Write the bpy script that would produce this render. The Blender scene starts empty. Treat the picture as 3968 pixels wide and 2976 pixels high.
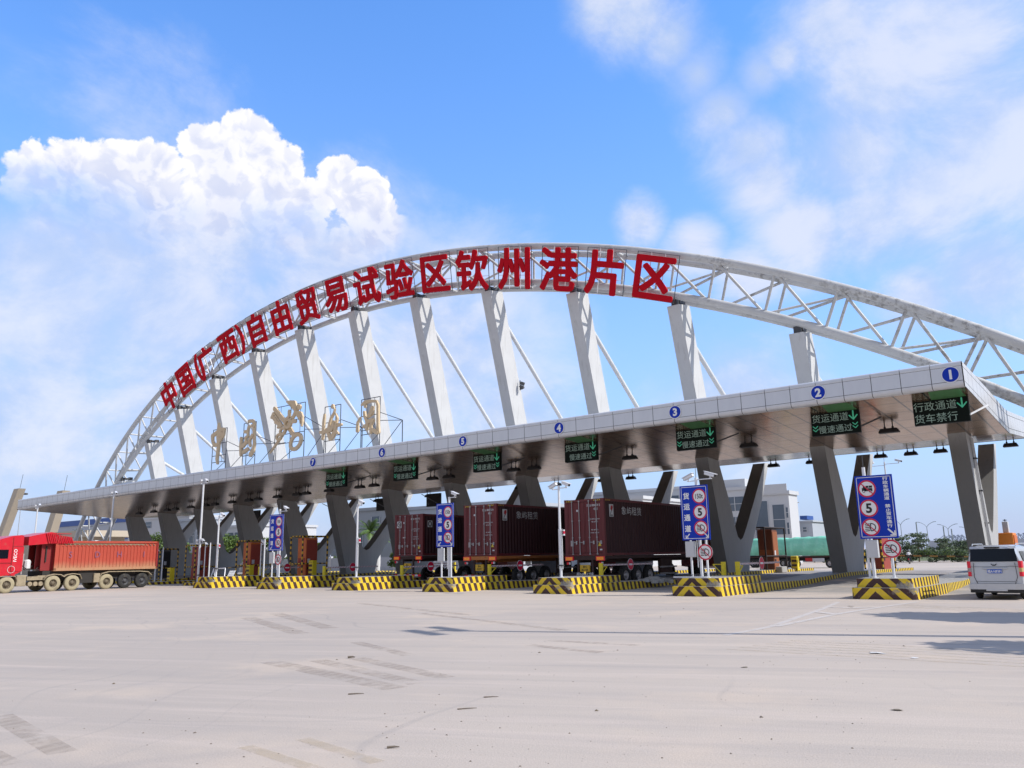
import bpy, bmesh, math, random
from math import sin, cos, pi, radians, sqrt, hypot, atan2
from mathutils import Vector, Matrix, noise
rnd = random.Random(7)
scene = bpy.context.scene
COL = scene.collection
# ---------------------------------------------------------------- helpers
class MB:
    """collects shapes and links them as ONE mesh object"""
    def __init__(s):
        s.v = []; s.f = []; s.fm = []; s.fs = []; s.mats = []; s.M = None
    def mi(s, m):
        if m not in s.mats: s.mats.append(m)
        return s.mats.index(m)
    def add(s, vs, fs, m, smooth=False):
        b = len(s.v)
        if s.M is not None: vs = [s.M @ Vector(p) for p in vs]
        s.v.extend(tuple(p) for p in vs); k = s.mi(m)
        for f in fs:
            s.f.append([b + i for i in f]); s.fm.append(k); s.fs.append(smooth)
        return s
    def box(s, x0, x1, y0, y1, z0, z1, m, bev=0):
        if x0 > x1: x0, x1 = x1, x0
        if y0 > y1: y0, y1 = y1, y0
        if z0 > z1: z0, z1 = z1, z0
        if bev:
            b = min(bev, (x1-x0)/2.1, (y1-y0)/2.1, (z1-z0)/2.1)
            vs = []; 
            for z, e in ((z0, b), (z0+b, 0), (z1-b, 0), (z1, b)):
                xa, xb, ya, yb = x0+e, x1-e, y0+e, y1-e
                c = b if e == 0 else b*.4
                vs += [(xa+c, ya, z), (xb-c, ya, z), (xb, ya+c, z), (xb, yb-c, z), (xb-c, yb, z), (xa+c, yb, z), (xa, yb-c, z), (xa, ya+c, z)]
            fs = [list(range(7, -1, -1)), list(range(24, 32))]
            for k in range(3):
                for i in range(8):
                    j = (i+1) % 8; fs.append([k*8+i, k*8+j, k*8+8+j, k*8+8+i])
            return s.add(vs, fs, m)
        vs = [(x0,y0,z0),(x1,y0,z0),(x1,y1,z0),(x0,y1,z0),(x0,y0,z1),(x1,y0,z1),(x1,y1,z1),(x0,y1,z1)]
        return s.add(vs, [[0,3,2,1],[4,5,6,7],[0,1,5,4],[1,2,6,5],[2,3,7,6],[3,0,4,7]], m)
    def tube(s, p, q, r, m, n=10, r2=None, caps=True):
        p = Vector(p); q = Vector(q); d = q - p
        if d.length < 1e-6: return s
        z = d.normalized(); a = Vector((0,0,1)) if abs(z.z) < .9 else Vector((1,0,0))
        x = z.cross(a).normalized(); y = z.cross(x); r2 = r if r2 is None else r2
        vs = []
        for c, rr in ((p, r), (q, r2)):
            for i in range(n):
                t = 2*pi*i/n; vs.append(c + x*(rr*cos(t)) + y*(rr*sin(t)))
        s.add(vs, [[i, (i+1) % n, n+(i+1) % n, n+i] for i in range(n)], m, True)
        if caps: s.add(vs, [list(range(n-1, -1, -1)), list(range(n, 2*n))], m)
        return s
    def sweep(s, pts, r, m, n=10):
        pts = [Vector(p) for p in pts]; rs = r if isinstance(r, (list, tuple)) else [r]*len(pts)
        vs = []; x = None
        for i, p in enumerate(pts):
            d = (pts[min(i+1, len(pts)-1)] - pts[max(i-1, 0)]).normalized()
            if x is None:
                a = Vector((0,0,1)) if abs(d.z) < .9 else Vector((1,0,0)); x = d.cross(a).normalized()
            x = (x - d*x.dot(d)).normalized(); y = d.cross(x)
            for k in range(n):
                t = 2*pi*k/n; vs.append(p + x*(rs[i]*cos(t)) + y*(rs[i]*sin(t)))
        fs = []
        for i in range(len(pts)-1):
            for k in range(n): fs.append([i*n+k, i*n+(k+1) % n, (i+1)*n+(k+1) % n, (i+1)*n+k])
        s.add(vs, fs, m, True)
        s.add(vs, [list(range(n-1, -1, -1)), list(range((len(pts)-1)*n, len(pts)*n))], m)
        return s
    def bar(s, p, q, w, h, m):
        """rectangular bar from p to q"""
        p = Vector(p); q = Vector(q); z = (q-p).normalized(); a = Vector((0,0,1)) if abs(z.z) < .95 else Vector((0,1,0))
        x = z.cross(a).normalized()*(w/2); y = z.cross(x).normalized()*(h/2)
        vs = [c+i*x+j*y for c in (p, q) for i, j in ((-1,-1),(1,-1),(1,1),(-1,1))]
        return s.add(vs, [[0,3,2,1],[4,5,6,7],[0,1,5,4],[1,2,6,5],[2,3,7,6],[3,0,4,7]], m)
    def prism(s, pts, fn, a, b, m, smooth=False, caps=True):
        """2D outline (counter-clockwise) swept from a to b; fn(u, v, w) gives the point"""
        n = len(pts); vs = [fn(u, v, a) for u, v in pts] + [fn(u, v, b) for u, v in pts]
        s.add(vs, [[i, (i+1) % n, n+(i+1) % n, n+i] for i in range(n)], m, smooth)
        if caps: s.add(vs, [list(range(n-1, -1, -1)), list(range(n, 2*n))], m)
        return s
    def loft(s, rings, m, smooth=True, caps=True):
        n = len(rings[0]); vs = [p for r in rings for p in r]; fs = []
        for i in range(len(rings)-1):
            for k in range(n): fs.append([i*n+k, i*n+(k+1) % n, (i+1)*n+(k+1) % n, (i+1)*n+k])
        s.add(vs, fs, m, smooth)
        if caps: s.add(vs, [list(range(n-1, -1, -1)), list(range((len(rings)-1)*n, len(rings)*n))], m)
        return s
    def ring(s, r0, r1, m, n=32, z=0, cx=0, cy=0, th=0):
        """flat ring (or disc when r0 = 0) facing +z of s.M, th thick"""
        if r0 <= 0:
            vs = [(cx+r1*cos(2*pi*i/n), cy+r1*sin(2*pi*i/n), z) for i in range(n)]; fs = [list(range(n))]
            if th:
                vs += [(x, y, z-th) for x, y, _ in vs]; fs += [[n+i, n+(i+1) % n, (i+1) % n, i] for i in range(n)] + [list(range(2*n-1, n-1, -1))]
            return s.add(vs, fs, m)
        vs = [(cx+r*cos(2*pi*i/n), cy+r*sin(2*pi*i/n), z) for r in (r0, r1) for i in range(n)]
        return s.add(vs, [[i, n+i, n+(i+1) % n, (i+1) % n] for i in range(n)], m)
    def stroke(s, pts, m, z=0, th=0, w=.05):
        """brush stroke of varying width along points (x, y[, w]) in the xy plane of s.M"""
        P = []
        for p in pts: P.append((p[0], p[1], p[2] if len(p) > 2 else w))
        for i, (x, y, ww) in enumerate(P):
            n = 10; vs = [(x+ww/2*cos(2*pi*k/n), y+ww/2*sin(2*pi*k/n), z+.0006*i) for k in range(n)]; fs = [list(range(n))]
            if th: vs += [(a, b, z-th) for a, b, c in vs]; fs += [[n+k, n+(k+1) % n, (k+1) % n, k] for k in range(n)]
            s.add(vs, fs, m)
            if i+1 < len(P):
                x2, y2, w2 = P[i+1]; d = hypot(x2-x, y2-y)
                if d < 1e-5: continue
                nx, ny = -(y2-y)/d, (x2-x)/d; zz = z+.0006*i+.0003
                vs = [(x+nx*ww/2, y+ny*ww/2, zz), (x-nx*ww/2, y-ny*ww/2, zz), (x2-nx*w2/2, y2-ny*w2/2, zz), (x2+nx*w2/2, y2+ny*w2/2, zz)]
                fs = [[0,1,2,3]]
                if th: vs += [(a, b, z-th) for a, b, c in vs]; fs += [[0,3,7,4],[5,6,2,1]]
                s.add(vs, fs, m)
        return s
    def text(s, body, size, m, x=0, y=0, z=0, align='CENTER', ext=0, off=0, sx=1.0, rot=0):
        cjk = any(ord(ch) > 0x2e80 for ch in body)
        vs, fs = text_mesh(body, 0 if cjk else off, ext/size if size else 0, align)
        if cjk and off:
            o_ = off*1.0; V = []; F = []
            for k, (dx, dy) in enumerate(((0,0),(o_,0),(-o_,0),(0,o_),(0,-o_),(o_*.7,o_*.7),(-o_*.7,o_*.7),(o_*.7,-o_*.7),(-o_*.7,-o_*.7))):
                b_ = len(V); V += [(p_+dx, q_+dy, d_+.0007*k*(1 if size < 1 else .5)) for p_, q_, d_ in vs]; F += [[b_+i for i in f] for f in fs]
            vs, fs = V, F
        c, q = cos(rot), sin(rot)
        out = []
        for a, b, d in vs:
            a *= size*sx; b *= size; out.append((x + a*c - b*q, y + a*q + b*c, z + d*size))
        return s.add(out, fs, m)
    def build(s, name, parent=None, loc=None):
        me = bpy.data.meshes.new(name); me.from_pydata(s.v, [], s.f); me.update()
        for m in s.mats: me.materials.append(m)
        me.polygons.foreach_set('material_index', s.fm); me.polygons.foreach_set('use_smooth', s.fs); me.update()
        o = bpy.data.objects.new(name, me); COL.objects.link(o)
        if parent is not None: o.parent = parent
        if loc is not None: o.location = loc
        return o
_tc = {}
def text_mesh(body, off, ext, align):
    key = (body, round(off, 4), round(ext, 4), align)
    if key in _tc: return _tc[key]
    c = bpy.data.curves.new('t', 'FONT'); c.body = body; c.size = 1; c.align_x = align; c.align_y = 'CENTER'
    c.resolution_u = 3; c.offset = off; c.extrude = ext/2; c.fill_mode = 'BOTH'
    o = bpy.data.objects.new('t', c); COL.objects.link(o)
    dg = bpy.context.evaluated_depsgraph_get(); dg.update()
    me = bpy.data.meshes.new_from_object(o.evaluated_get(dg))
    vs = [tuple(v.co) for v in me.vertices]; fs = [list(p.vertices) for p in me.polygons]
    if vs:                                   # centre on the glyphs themselves
        y0 = min(v[1] for v in vs); y1 = max(v[1] for v in vs); cy = (y0+y1)/2
        cx = (min(v[0] for v in vs)+max(v[0] for v in vs))/2 if align == 'CENTER' else 0
        vs = [(a-cx, b-cy, d) for a, b, d in vs]
    bpy.data.objects.remove(o); bpy.data.curves.remove(c); bpy.data.meshes.remove(me)
    _tc[key] = (vs, fs); return _tc[key]
def tag(o, label=None, cat=None, group=None, kind=None):
    if label: o['label'] = label
    if cat: o['category'] = cat
    if group: o['group'] = group
    if kind: o['kind'] = kind
    return o
def thing(name, label, cat, loc=(0,0,0), rz=0, group=None):
    o = bpy.data.objects.new(name, None); COL.objects.link(o); o.location = loc; o.rotation_euler = (0,0,rz); o.empty_display_size = .3
    return tag(o, label, cat, group)
def struct(o): o['kind'] = 'structure'; return o
def kids(o): return [c for c in bpy.data.objects if c.parent == o]
def dup(o, loc, label, rz=None, sc=None):
    def cp(a, par):
        c = a.copy(); COL.objects.link(c)
        if par is not None: c.parent = par
        for k in KIDS[a.name]: cp(k, c)
        return c
    def reg(a):
        KIDS[a.name] = kids(a)
        for k in KIDS[a.name]: reg(k)
    KIDS.clear(); reg(o)
    r = cp(o, None); r.location = loc; r['label'] = label
    if rz is not None: r.rotation_euler = (0,0,rz)
    if sc is not None: r.scale = (sc,)*3 if isinstance(sc, (int, float)) else sc
    return r
KIDS = {}
def T(x, y, z): return Matrix.Translation((x, y, z))
def frame(o, r, u):
    """matrix whose x is r, y is u, origin o"""
    r = Vector(r).normalized(); u = Vector(u).normalized(); n = r.cross(u)
    return Matrix(((r.x,u.x,n.x,o[0]),(r.y,u.y,n.y,o[1]),(r.z,u.z,n.z,o[2]),(0,0,0,1)))
def face_front(x, y, z): return frame((x,y,z), (1,0,0), (0,0,1))      # reads from -Y
def face_side(x, y, z): return frame((x,y,z), (0,1,0), (0,0,1))       # reads from +X
# ---------------------------------------------------------------- materials
MATS = {}
def nt(m): return m.node_tree.nodes, m.node_tree.links
def math_n(N, L, op, a, b=None, c=None, clamp=False):
    n = N.new('ShaderNodeMath'); n.operation = op; n.use_clamp = clamp
    for i, x in enumerate((a, b, c)):
        if x is None: continue
        if isinstance(x, (int, float)): n.inputs[i].default_value = x
        else: L.new(x, n.inputs[i])
    return n.outputs[0]
def mixc(N, L, fac, a, b, mode='MIX'):
    n = N.new('ShaderNodeMix'); n.data_type = 'RGBA'; n.blend_type = mode; n.clamp_factor = True
    for sock, x in ((n.inputs[0], fac), (n.inputs[6], a), (n.inputs[7], b)):
        if isinstance(x, (int, float)): sock.default_value = x
        elif isinstance(x, (tuple, list)): sock.default_value = (*x[:3], 1)
        else: L.new(x, sock)
    return n.outputs[2]
def noise_n(N, L, vec, scale, detail=4, rough=.55, dist=0):
    n = N.new('ShaderNodeTexNoise'); n.inputs['Scale'].default_value = scale; n.inputs['Detail'].default_value = detail
    n.inputs['Roughness'].default_value = rough; n.inputs['Distortion'].default_value = dist
    if vec is not None: L.new(vec, n.inputs['Vector'])
    return n.outputs['Fac']
def ramp(N, L, x, lo, hi):
    n = N.new('ShaderNodeMapRange'); n.interpolation_type = 'SMOOTHSTEP'; L.new(x, n.inputs[0]); n.inputs[1].default_value = lo; n.inputs[2].default_value = hi
    return n.outputs[0]
def scaled(N, L, vec, s):
    n = N.new('ShaderNodeVectorMath'); n.operation = 'MULTIPLY'; L.new(vec, n.inputs[0]); n.inputs[1].default_value = s; return n.outputs[0]
def mat(name, col, rough=.6, metal=0, var=.12, vs=3.0, dirt=None, damt=0, ds=1.5, bump=0, bs=20, spec=None, emit=0, stretch=None, coord='Object'):
    if name in MATS: return MATS[name]
    m = bpy.data.materials.new(name); m.use_nodes = True; N, L = nt(m); b = N['Principled BSDF']
    b.inputs['Roughness'].default_value = rough; b.inputs['Metallic'].default_value = metal
    tc = N.new('ShaderNodeTexCoord'); vec = tc.outputs[coord]
    if stretch: vec = scaled(N, L, vec, stretch)
    c = (*col, 1)
    if var:
        n1 = noise_n(N, L, vec, vs, 5, .6)
        f = math_n(N, L, 'MULTIPLY_ADD', n1, var*2.4, 1-var*1.2)
        comb = N.new('ShaderNodeCombineXYZ')
        for i in range(3): L.new(f, comb.inputs[i])
        out = mixc(N, L, 1.0, col, comb.outputs[0], 'MULTIPLY')
    else:
        out = mixc(N, L, 0.0, col, col)
    if dirt:
        n2 = noise_n(N, L, vec, ds, 8, .68)
        out = mixc(N, L, math_n(N, L, 'MULTIPLY', ramp(N, L, n2, .5, .72), damt), out, dirt)
    L.new(out, b.inputs['Base Color'])
    if bump:
        n3 = noise_n(N, L, vec, bs, 4, .6); bn = N.new('ShaderNodeBump'); bn.inputs['Strength'].default_value = bump; bn.inputs['Distance'].default_value = .02
        L.new(n3, bn.inputs['Height']); L.new(bn.outputs[0], b.inputs['Normal'])
    if spec is not None: b.inputs['Specular IOR Level'].default_value = spec
    if emit:
        b.inputs['Emission Color'].default_value = c; b.inputs['Emission Strength'].default_value = emit
    MATS[name] = m; return m
WHITE_STEEL = mat('white_painted_steel', (.66,.66,.66), .45, 0, .08, .8, (.16,.14,.12), .35, 1.6)
CHORD = None
CONC_W = mat('pale_concrete', (.60,.60,.59), .75, 0, .10, .5, (.42,.41,.39), .5, .8, .15, 8)
CONC_G = mat('weathered_concrete', (.36,.35,.33), .85, 0, .15, 1.2, (.2,.19,.17), .4, 2, .3, 15)
BEIGE = mat('beige_concrete', (.52,.44,.34), .85, 0, .08, 1.0, None, 0, 1, .2, 10)
GALV = mat('white_pole_paint', (.74,.75,.78), .35, .1, .05, 6)
SEAM = mat('dark_seam', (.05,.05,.055), .7, 0, 0)
BLACKM = mat('black_metal', (.02,.02,.022), .5, .2, .1, 6)
DARKG = mat('dark_grey_metal', (.07,.07,.075), .55, .2, .15, 4)
RUBBER = mat('tyre_rubber', (.025,.025,.025), .85, 0, .2, 5, (.2,.17,.12), .3, 4)
DUSTY = mat('dusty_tyre', (.36,.31,.20), .95, 0, .15, 4, (.12,.10,.07), .5, 3)
RIMM = mat('dusty_rim', (.15,.12,.08), .7, .2, .2, 8)
STEELD = mat('sign_frame_steel', (.10,.11,.13), .5, .4, .1, 4)
RED = mat('letter_red', (.50,.004,.014), .75, 0, .10, 1.2, (.25,.01,.01), .35, 1.5, spec=.12)
REDSIDE = mat('letter_red_edge', (.30,.01,.015), .6, 0, .1, 2)
GOLD = mat('cream_sign', (.66,.51,.32), .55, 0, .10, 1.5)
BLUE = mat('sign_blue', (.002,.035,.42), .5, 0, .05, 3, spec=.25)
WHITE = mat('sign_white', (.80,.80,.80), .45, 0, .03, 4)
SIGNRED = mat('sign_red', (.60,.01,.05), .4, 0, .05, 4)
BLK = mat('sign_black', (.012,.012,.012), .5, 0, 0)
YEL = mat('safety_yellow', (.78,.60,.02), .5, 0, .12, 3, (.25,.2,.1), .4, 5)
GLASS = mat('dark_glass', (.006,.008,.014), .1, 0, 0, spec=.22)
WGLASS = mat('window_glass', (.10,.13,.17), .12, 0, .2, .4)
GREYP = mat('grey_box_paint', (.55,.56,.58), .5, 0, .06, 4)
ORANGE = mat('kiosk_orange', (.62,.15,.03), .5, 0, .1, 2, (.25,.06,.02), .3, 3)
ORANGED = mat('kiosk_dark_red', (.33,.05,.03), .55, 0, .1, 2)
# steel tube with mould streaks
def chord_mat():
    m = bpy.data.materials.new('weathered_white_tube'); m.use_nodes = True; N, L = nt(m); b = N['Principled BSDF']; b.inputs['Roughness'].default_value = .5
    tc = N.new('ShaderNodeTexCoord'); o = tc.outputs['Object']
    sx_ = N.new('ShaderNodeSeparateXYZ'); L.new(o, sx_.inputs[0]); xx_ = sx_.outputs[0]; n1 = noise_n(N, L, o, .9, 6, .6); c = mixc(N, L, n1, (.44,.44,.435), (.66,.66,.65))
    n2 = noise_n(N, L, o, 2.6, 9, .72); big = noise_n(N, L, o, .16, 2, .5)
    k = math_n(N, L, 'MULTIPLY', ramp(N, L, n2, .47, .62), ramp(N, L, big, .40, .58))
    c = mixc(N, L, math_n(N, L, 'MULTIPLY', math_n(N, L, 'MULTIPLY', k, ramp(N, L, xx_, -60, -10)), .6), c, (.11,.09,.07))
    n4 = noise_n(N, L, o, 14, 4, .7); c = mixc(N, L, math_n(N, L, 'MULTIPLY', ramp(N, L, n4, .6, .75), .22), c, (.2,.19,.17))
    L.new(c, b.inputs['Base Color']); return m
CHORD = chord_mat()
# pylon concrete: pale with vertical stains
def pylon_mat():
    m = bpy.data.materials.new('pylon_concrete'); m.use_nodes = True; N, L = nt(m); b = N['Principled BSDF']; b.inputs['Roughness'].default_value = .8
    tc = N.new('ShaderNodeTexCoord'); o = tc.outputs['Object']
    n1 = noise_n(N, L, o, .7, 6, .6); c = mixc(N, L, n1, (.47,.47,.47), (.62,.62,.615))
    st = noise_n(N, L, scaled(N, L, o, (3.5, 3.5, .35)), 1.2, 6, .65)
    c = mixc(N, L, math_n(N, L, 'MULTIPLY', ramp(N, L, st, .5, .75), .45), c, (.33,.32,.30))
    sp = noise_n(N, L, o, 7, 5, .7); big = noise_n(N, L, o, .3, 2, .5)
    c = mixc(N, L, math_n(N, L, 'MULTIPLY', ramp(N, L, sp, .67, .71), ramp(N, L, big, .52, .6)), c, (.06,.055,.05))
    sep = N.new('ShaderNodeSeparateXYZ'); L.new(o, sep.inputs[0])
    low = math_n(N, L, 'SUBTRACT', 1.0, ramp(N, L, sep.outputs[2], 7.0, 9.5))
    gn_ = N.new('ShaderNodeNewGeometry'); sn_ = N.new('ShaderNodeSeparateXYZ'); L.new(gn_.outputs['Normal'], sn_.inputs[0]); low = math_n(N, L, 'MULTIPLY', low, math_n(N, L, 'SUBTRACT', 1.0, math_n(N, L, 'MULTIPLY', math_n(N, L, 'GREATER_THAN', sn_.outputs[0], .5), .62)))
    c = mixc(N, L, math_n(N, L, 'MULTIPLY', low, .80), c, (.10,.096,.09))  # under-canopy shade painted into the lower concrete, weaker on +X faces
    bn = N.new('ShaderNodeBump'); bn.inputs['Strength'].default_value = .2; bn.inputs['Distance'].default_value = .02; L.new(noise_n(N, L, o, 9, 4, .6), bn.inputs['Height']); L.new(bn.outputs[0], b.inputs['Normal'])
    L.new(c, b.inputs['Base Color']); return m
PYLON = pylon_mat()
def fascia_mat():
    m = bpy.data.materials.new('aluminium_fascia'); m.use_nodes = True; N, L = nt(m); b = N['Principled BSDF']; b.inputs['Roughness'].default_value = .32; b.inputs['Metallic'].default_value = .15
    tc = N.new('ShaderNodeTexCoord'); o = tc.outputs['Object']
    n1 = noise_n(N, L, scaled(N, L, o, (1.5, 1.5, .5)), 1.6, 5, .6); c = mixc(N, L, n1, (.60,.61,.64), (.72,.73,.75))
    sep = N.new('ShaderNodeSeparateXYZ'); L.new(o, sep.inputs[0])
    st = noise_n(N, L, scaled(N, L, o, (5, 1, .5)), 1.5, 5, .7)
    low = math_n(N, L, 'SUBTRACT', 1.0, ramp(N, L, sep.outputs[2], 8.3, 9.1))
    c = mixc(N, L, math_n(N, L, 'MULTIPLY', math_n(N, L, 'MULTIPLY', low, ramp(N, L, st, .3, .7)), .6), c, (.30,.28,.25))
    L.new(c, b.inputs['Base Color']); return m
FASCIA = fascia_mat()
def soffit_mat():
    m = bpy.data.materials.new('glossy_soffit'); m.use_nodes = True; N, L = nt(m); b = N['Principled BSDF']; b.inputs['Roughness'].default_value = .2; b.inputs['Metallic'].default_value = .72
    tc = N.new('ShaderNodeTexCoord'); o = tc.outputs['Object']
    br = N.new('ShaderNodeTexBrick'); br.offset = 0; br.inputs['Scale'].default_value = 1; br.inputs['Brick Width'].default_value = 1.283; br.inputs['Row Height'].default_value = 2.1
    br.inputs['Mortar Size'].default_value = .045; br.inputs['Mortar Smooth'].default_value = .1
    br.inputs['Color1'].default_value = (.50,.34,.225,1); br.inputs['Color2'].default_value = (.40,.265,.175,1); br.inputs['Mortar'].default_value = (.03,.025,.02,1)
    L.new(o, br.inputs['Vector']); n1 = noise_n(N, L, o, .35, 4, .6)
    c = mixc(N, L, .45, br.outputs['Color'], mixc(N, L, n1, (.26,.19,.14), (.60,.46,.35)), 'MULTIPLY')
    c = mixc(N, L, .55, c, br.outputs['Color'])
    rr = math_n(N, L, 'MULTIPLY_ADD', noise_n(N, L, o, 2.2, 3, .5), .12, .14); L.new(rr, b.inputs['Roughness'])
    bn = N.new('ShaderNodeBump'); bn.inputs['Strength'].default_value = .25; bn.inputs['Distance'].default_value = .03; L.new(noise_n(N, L, o, .9, 2, .5), bn.inputs['Height']); L.new(bn.outputs[0], b.inputs['Normal'])
    L.new(c, b.inputs['Base Color']); return m
SOFFIT = soffit_mat()
# concrete apron
def ground_mat():
    m = bpy.data.materials.new('concrete_apron'); m.use_nodes = True; N, L = nt(m); b = N['Principled BSDF']; b.inputs['Roughness'].default_value = .85; b.inputs['Specular IOR Level'].default_value = .25
    tc = N.new('ShaderNodeTexCoord'); o = tc.outputs['Object']
    rot = N.new('ShaderNodeVectorRotate'); rot.inputs['Axis'].default_value = (0,0,1); rot.inputs['Angle'].default_value = radians(-22); L.new(o, rot.inputs[0]); ro = rot.outputs[0]
    big = noise_n(N, L, o, .045, 4, .55)
    c = mixc(N, L, ramp(N, L, big, .35, .65), (.50,.428,.362), (.425,.366,.318))
    sw = noise_n(N, L, scaled(N, L, ro, (.10, 1.1, 1)), 1.0, 6, .62, .4)        # long wiping streaks of dust
    c = mixc(N, L, math_n(N, L, 'MULTIPLY', ramp(N, L, sw, .42, .72), .5), c, (.36,.32,.29))
    sw2 = noise_n(N, L, scaled(N, L, ro, (.16, 2.4, 1)), 1.0, 5, .6, .6)
    c = mixc(N, L, math_n(N, L, 'MULTIPLY', ramp(N, L, sw2, .48, .75), .4), c, (.60,.50,.43))
    patch = noise_n(N, L, o, .35, 5, .6)
    c = mixc(N, L, math_n(N, L, 'MULTIPLY', ramp(N, L, patch, .5, .7), .55), c, (.57,.465,.37))
    for (cx_, cy_, sc_, lo, amt, tint) in ((-34, -14, 3.2, .56, .30, (.27,.25,.24)), (22, -30, 2.6, .58, .22, (.30,.27,.25)), (-70, 40, 2.2, .56, .28, (.27,.25,.245))):
        dv = N.new('ShaderNodeVectorMath'); dv.operation = 'DISTANCE'; L.new(o, dv.inputs[0]); dv.inputs[1].default_value = (cx_, cy_, 0)
        cmb = N.new('ShaderNodeCombineXYZ'); L.new(math_n(N, L, 'ADD', dv.outputs['Value'], math_n(N, L, 'MULTIPLY', noise_n(N, L, o, .12, 2, .5), 6.0)), cmb.inputs[0])
        tr = noise_n(N, L, cmb.outputs[0], sc_, 3, .6); msk = ramp(N, L, noise_n(N, L, o, .11, 3, .6), .45, .62)
        c = mixc(N, L, math_n(N, L, 'MULTIPLY', math_n(N, L, 'MULTIPLY', ramp(N, L, tr, lo, lo+.12), msk), amt), c, tint)
    fine = noise_n(N, L, o, 55, 3, .7); f2 = math_n(N, L, 'MULTIPLY_ADD', fine, .62, .70)
    cb = N.new('ShaderNodeCombineXYZ'); [L.new(f2, cb.inputs[i]) for i in range(3)]
    c = mixc(N, L, 1.0, c, cb.outputs[0], 'MULTIPLY')
    vo = N.new('ShaderNodeTexVoronoi'); vo.inputs['Scale'].default_value = 16; L.new(o, vo.inputs['Vector']); pick = noise_n(N, L, o, 3.1, 3, .6)
    sp = math_n(N, L, 'MULTIPLY', math_n(N, L, 'LESS_THAN', vo.outputs['Distance'], .13), ramp(N, L, pick, .5, .7))
    c = mixc(N, L, math_n(N, L, 'MULTIPLY', sp, .75), c, (.17,.14,.11))
    # lanes under the canopy: the canopy's shade painted in as a patchy grey
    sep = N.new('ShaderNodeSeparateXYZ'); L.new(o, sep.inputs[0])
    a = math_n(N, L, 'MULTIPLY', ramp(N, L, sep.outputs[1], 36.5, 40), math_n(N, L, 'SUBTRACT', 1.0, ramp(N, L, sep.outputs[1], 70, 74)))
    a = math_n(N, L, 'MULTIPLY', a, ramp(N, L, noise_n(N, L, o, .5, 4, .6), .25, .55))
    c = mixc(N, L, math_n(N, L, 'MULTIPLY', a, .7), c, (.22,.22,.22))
    bn = N.new('ShaderNodeBump'); bn.inputs['Strength'].default_value = .5; bn.inputs['Distance'].default_value = .012
    L.new(noise_n(N, L, o, 38, 4, .7), bn.inputs['Height']); L.new(bn.outputs[0], b.inputs['Normal'])
    L.new(c, b.inputs['Base Color']); return m
GROUND = ground_mat()
def worn_paint(name, col, keep=.45, scale=3.0, amt=1.0, stripes=None):
    """paint film on the ground with worn-through gaps"""
    m = bpy.data.materials.new(name); m.use_nodes = True; N, L = nt(m); b = N['Principled BSDF']; b.inputs['Roughness'].default_value = .8
    tc = N.new('ShaderNodeTexCoord'); o = tc.outputs['Object']
    n1 = noise_n(N, L, o, scale, 8, .7); c = mixc(N, L, noise_n(N, L, o, 1.3, 4, .6), tuple(x*.85 for x in col), col)
    L.new(c, b.inputs['Base Color'])
    al = math_n(N, L, 'MULTIPLY', ramp(N, L, n1, keep-.12, keep+.12), amt)
    if stripes:
        sep = N.new('ShaderNodeSeparateXYZ'); L.new(o, sep.inputs[0])
        w = math_n(N, L, 'ADD', math_n(N, L, 'MULTIPLY', sep.outputs[0], stripes[0]), math_n(N, L, 'MULTIPLY', sep.outputs[1], stripes[1]))
        fr = math_n(N, L, 'PINGPONG', w, 1.0); al = math_n(N, L, 'MULTIPLY', al, math_n(N, L, 'MULTIPLY_ADD', ramp(N, L, fr, .3, .6), .3, .7))
    L.new(al, b.inputs['Alpha']); return m
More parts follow.
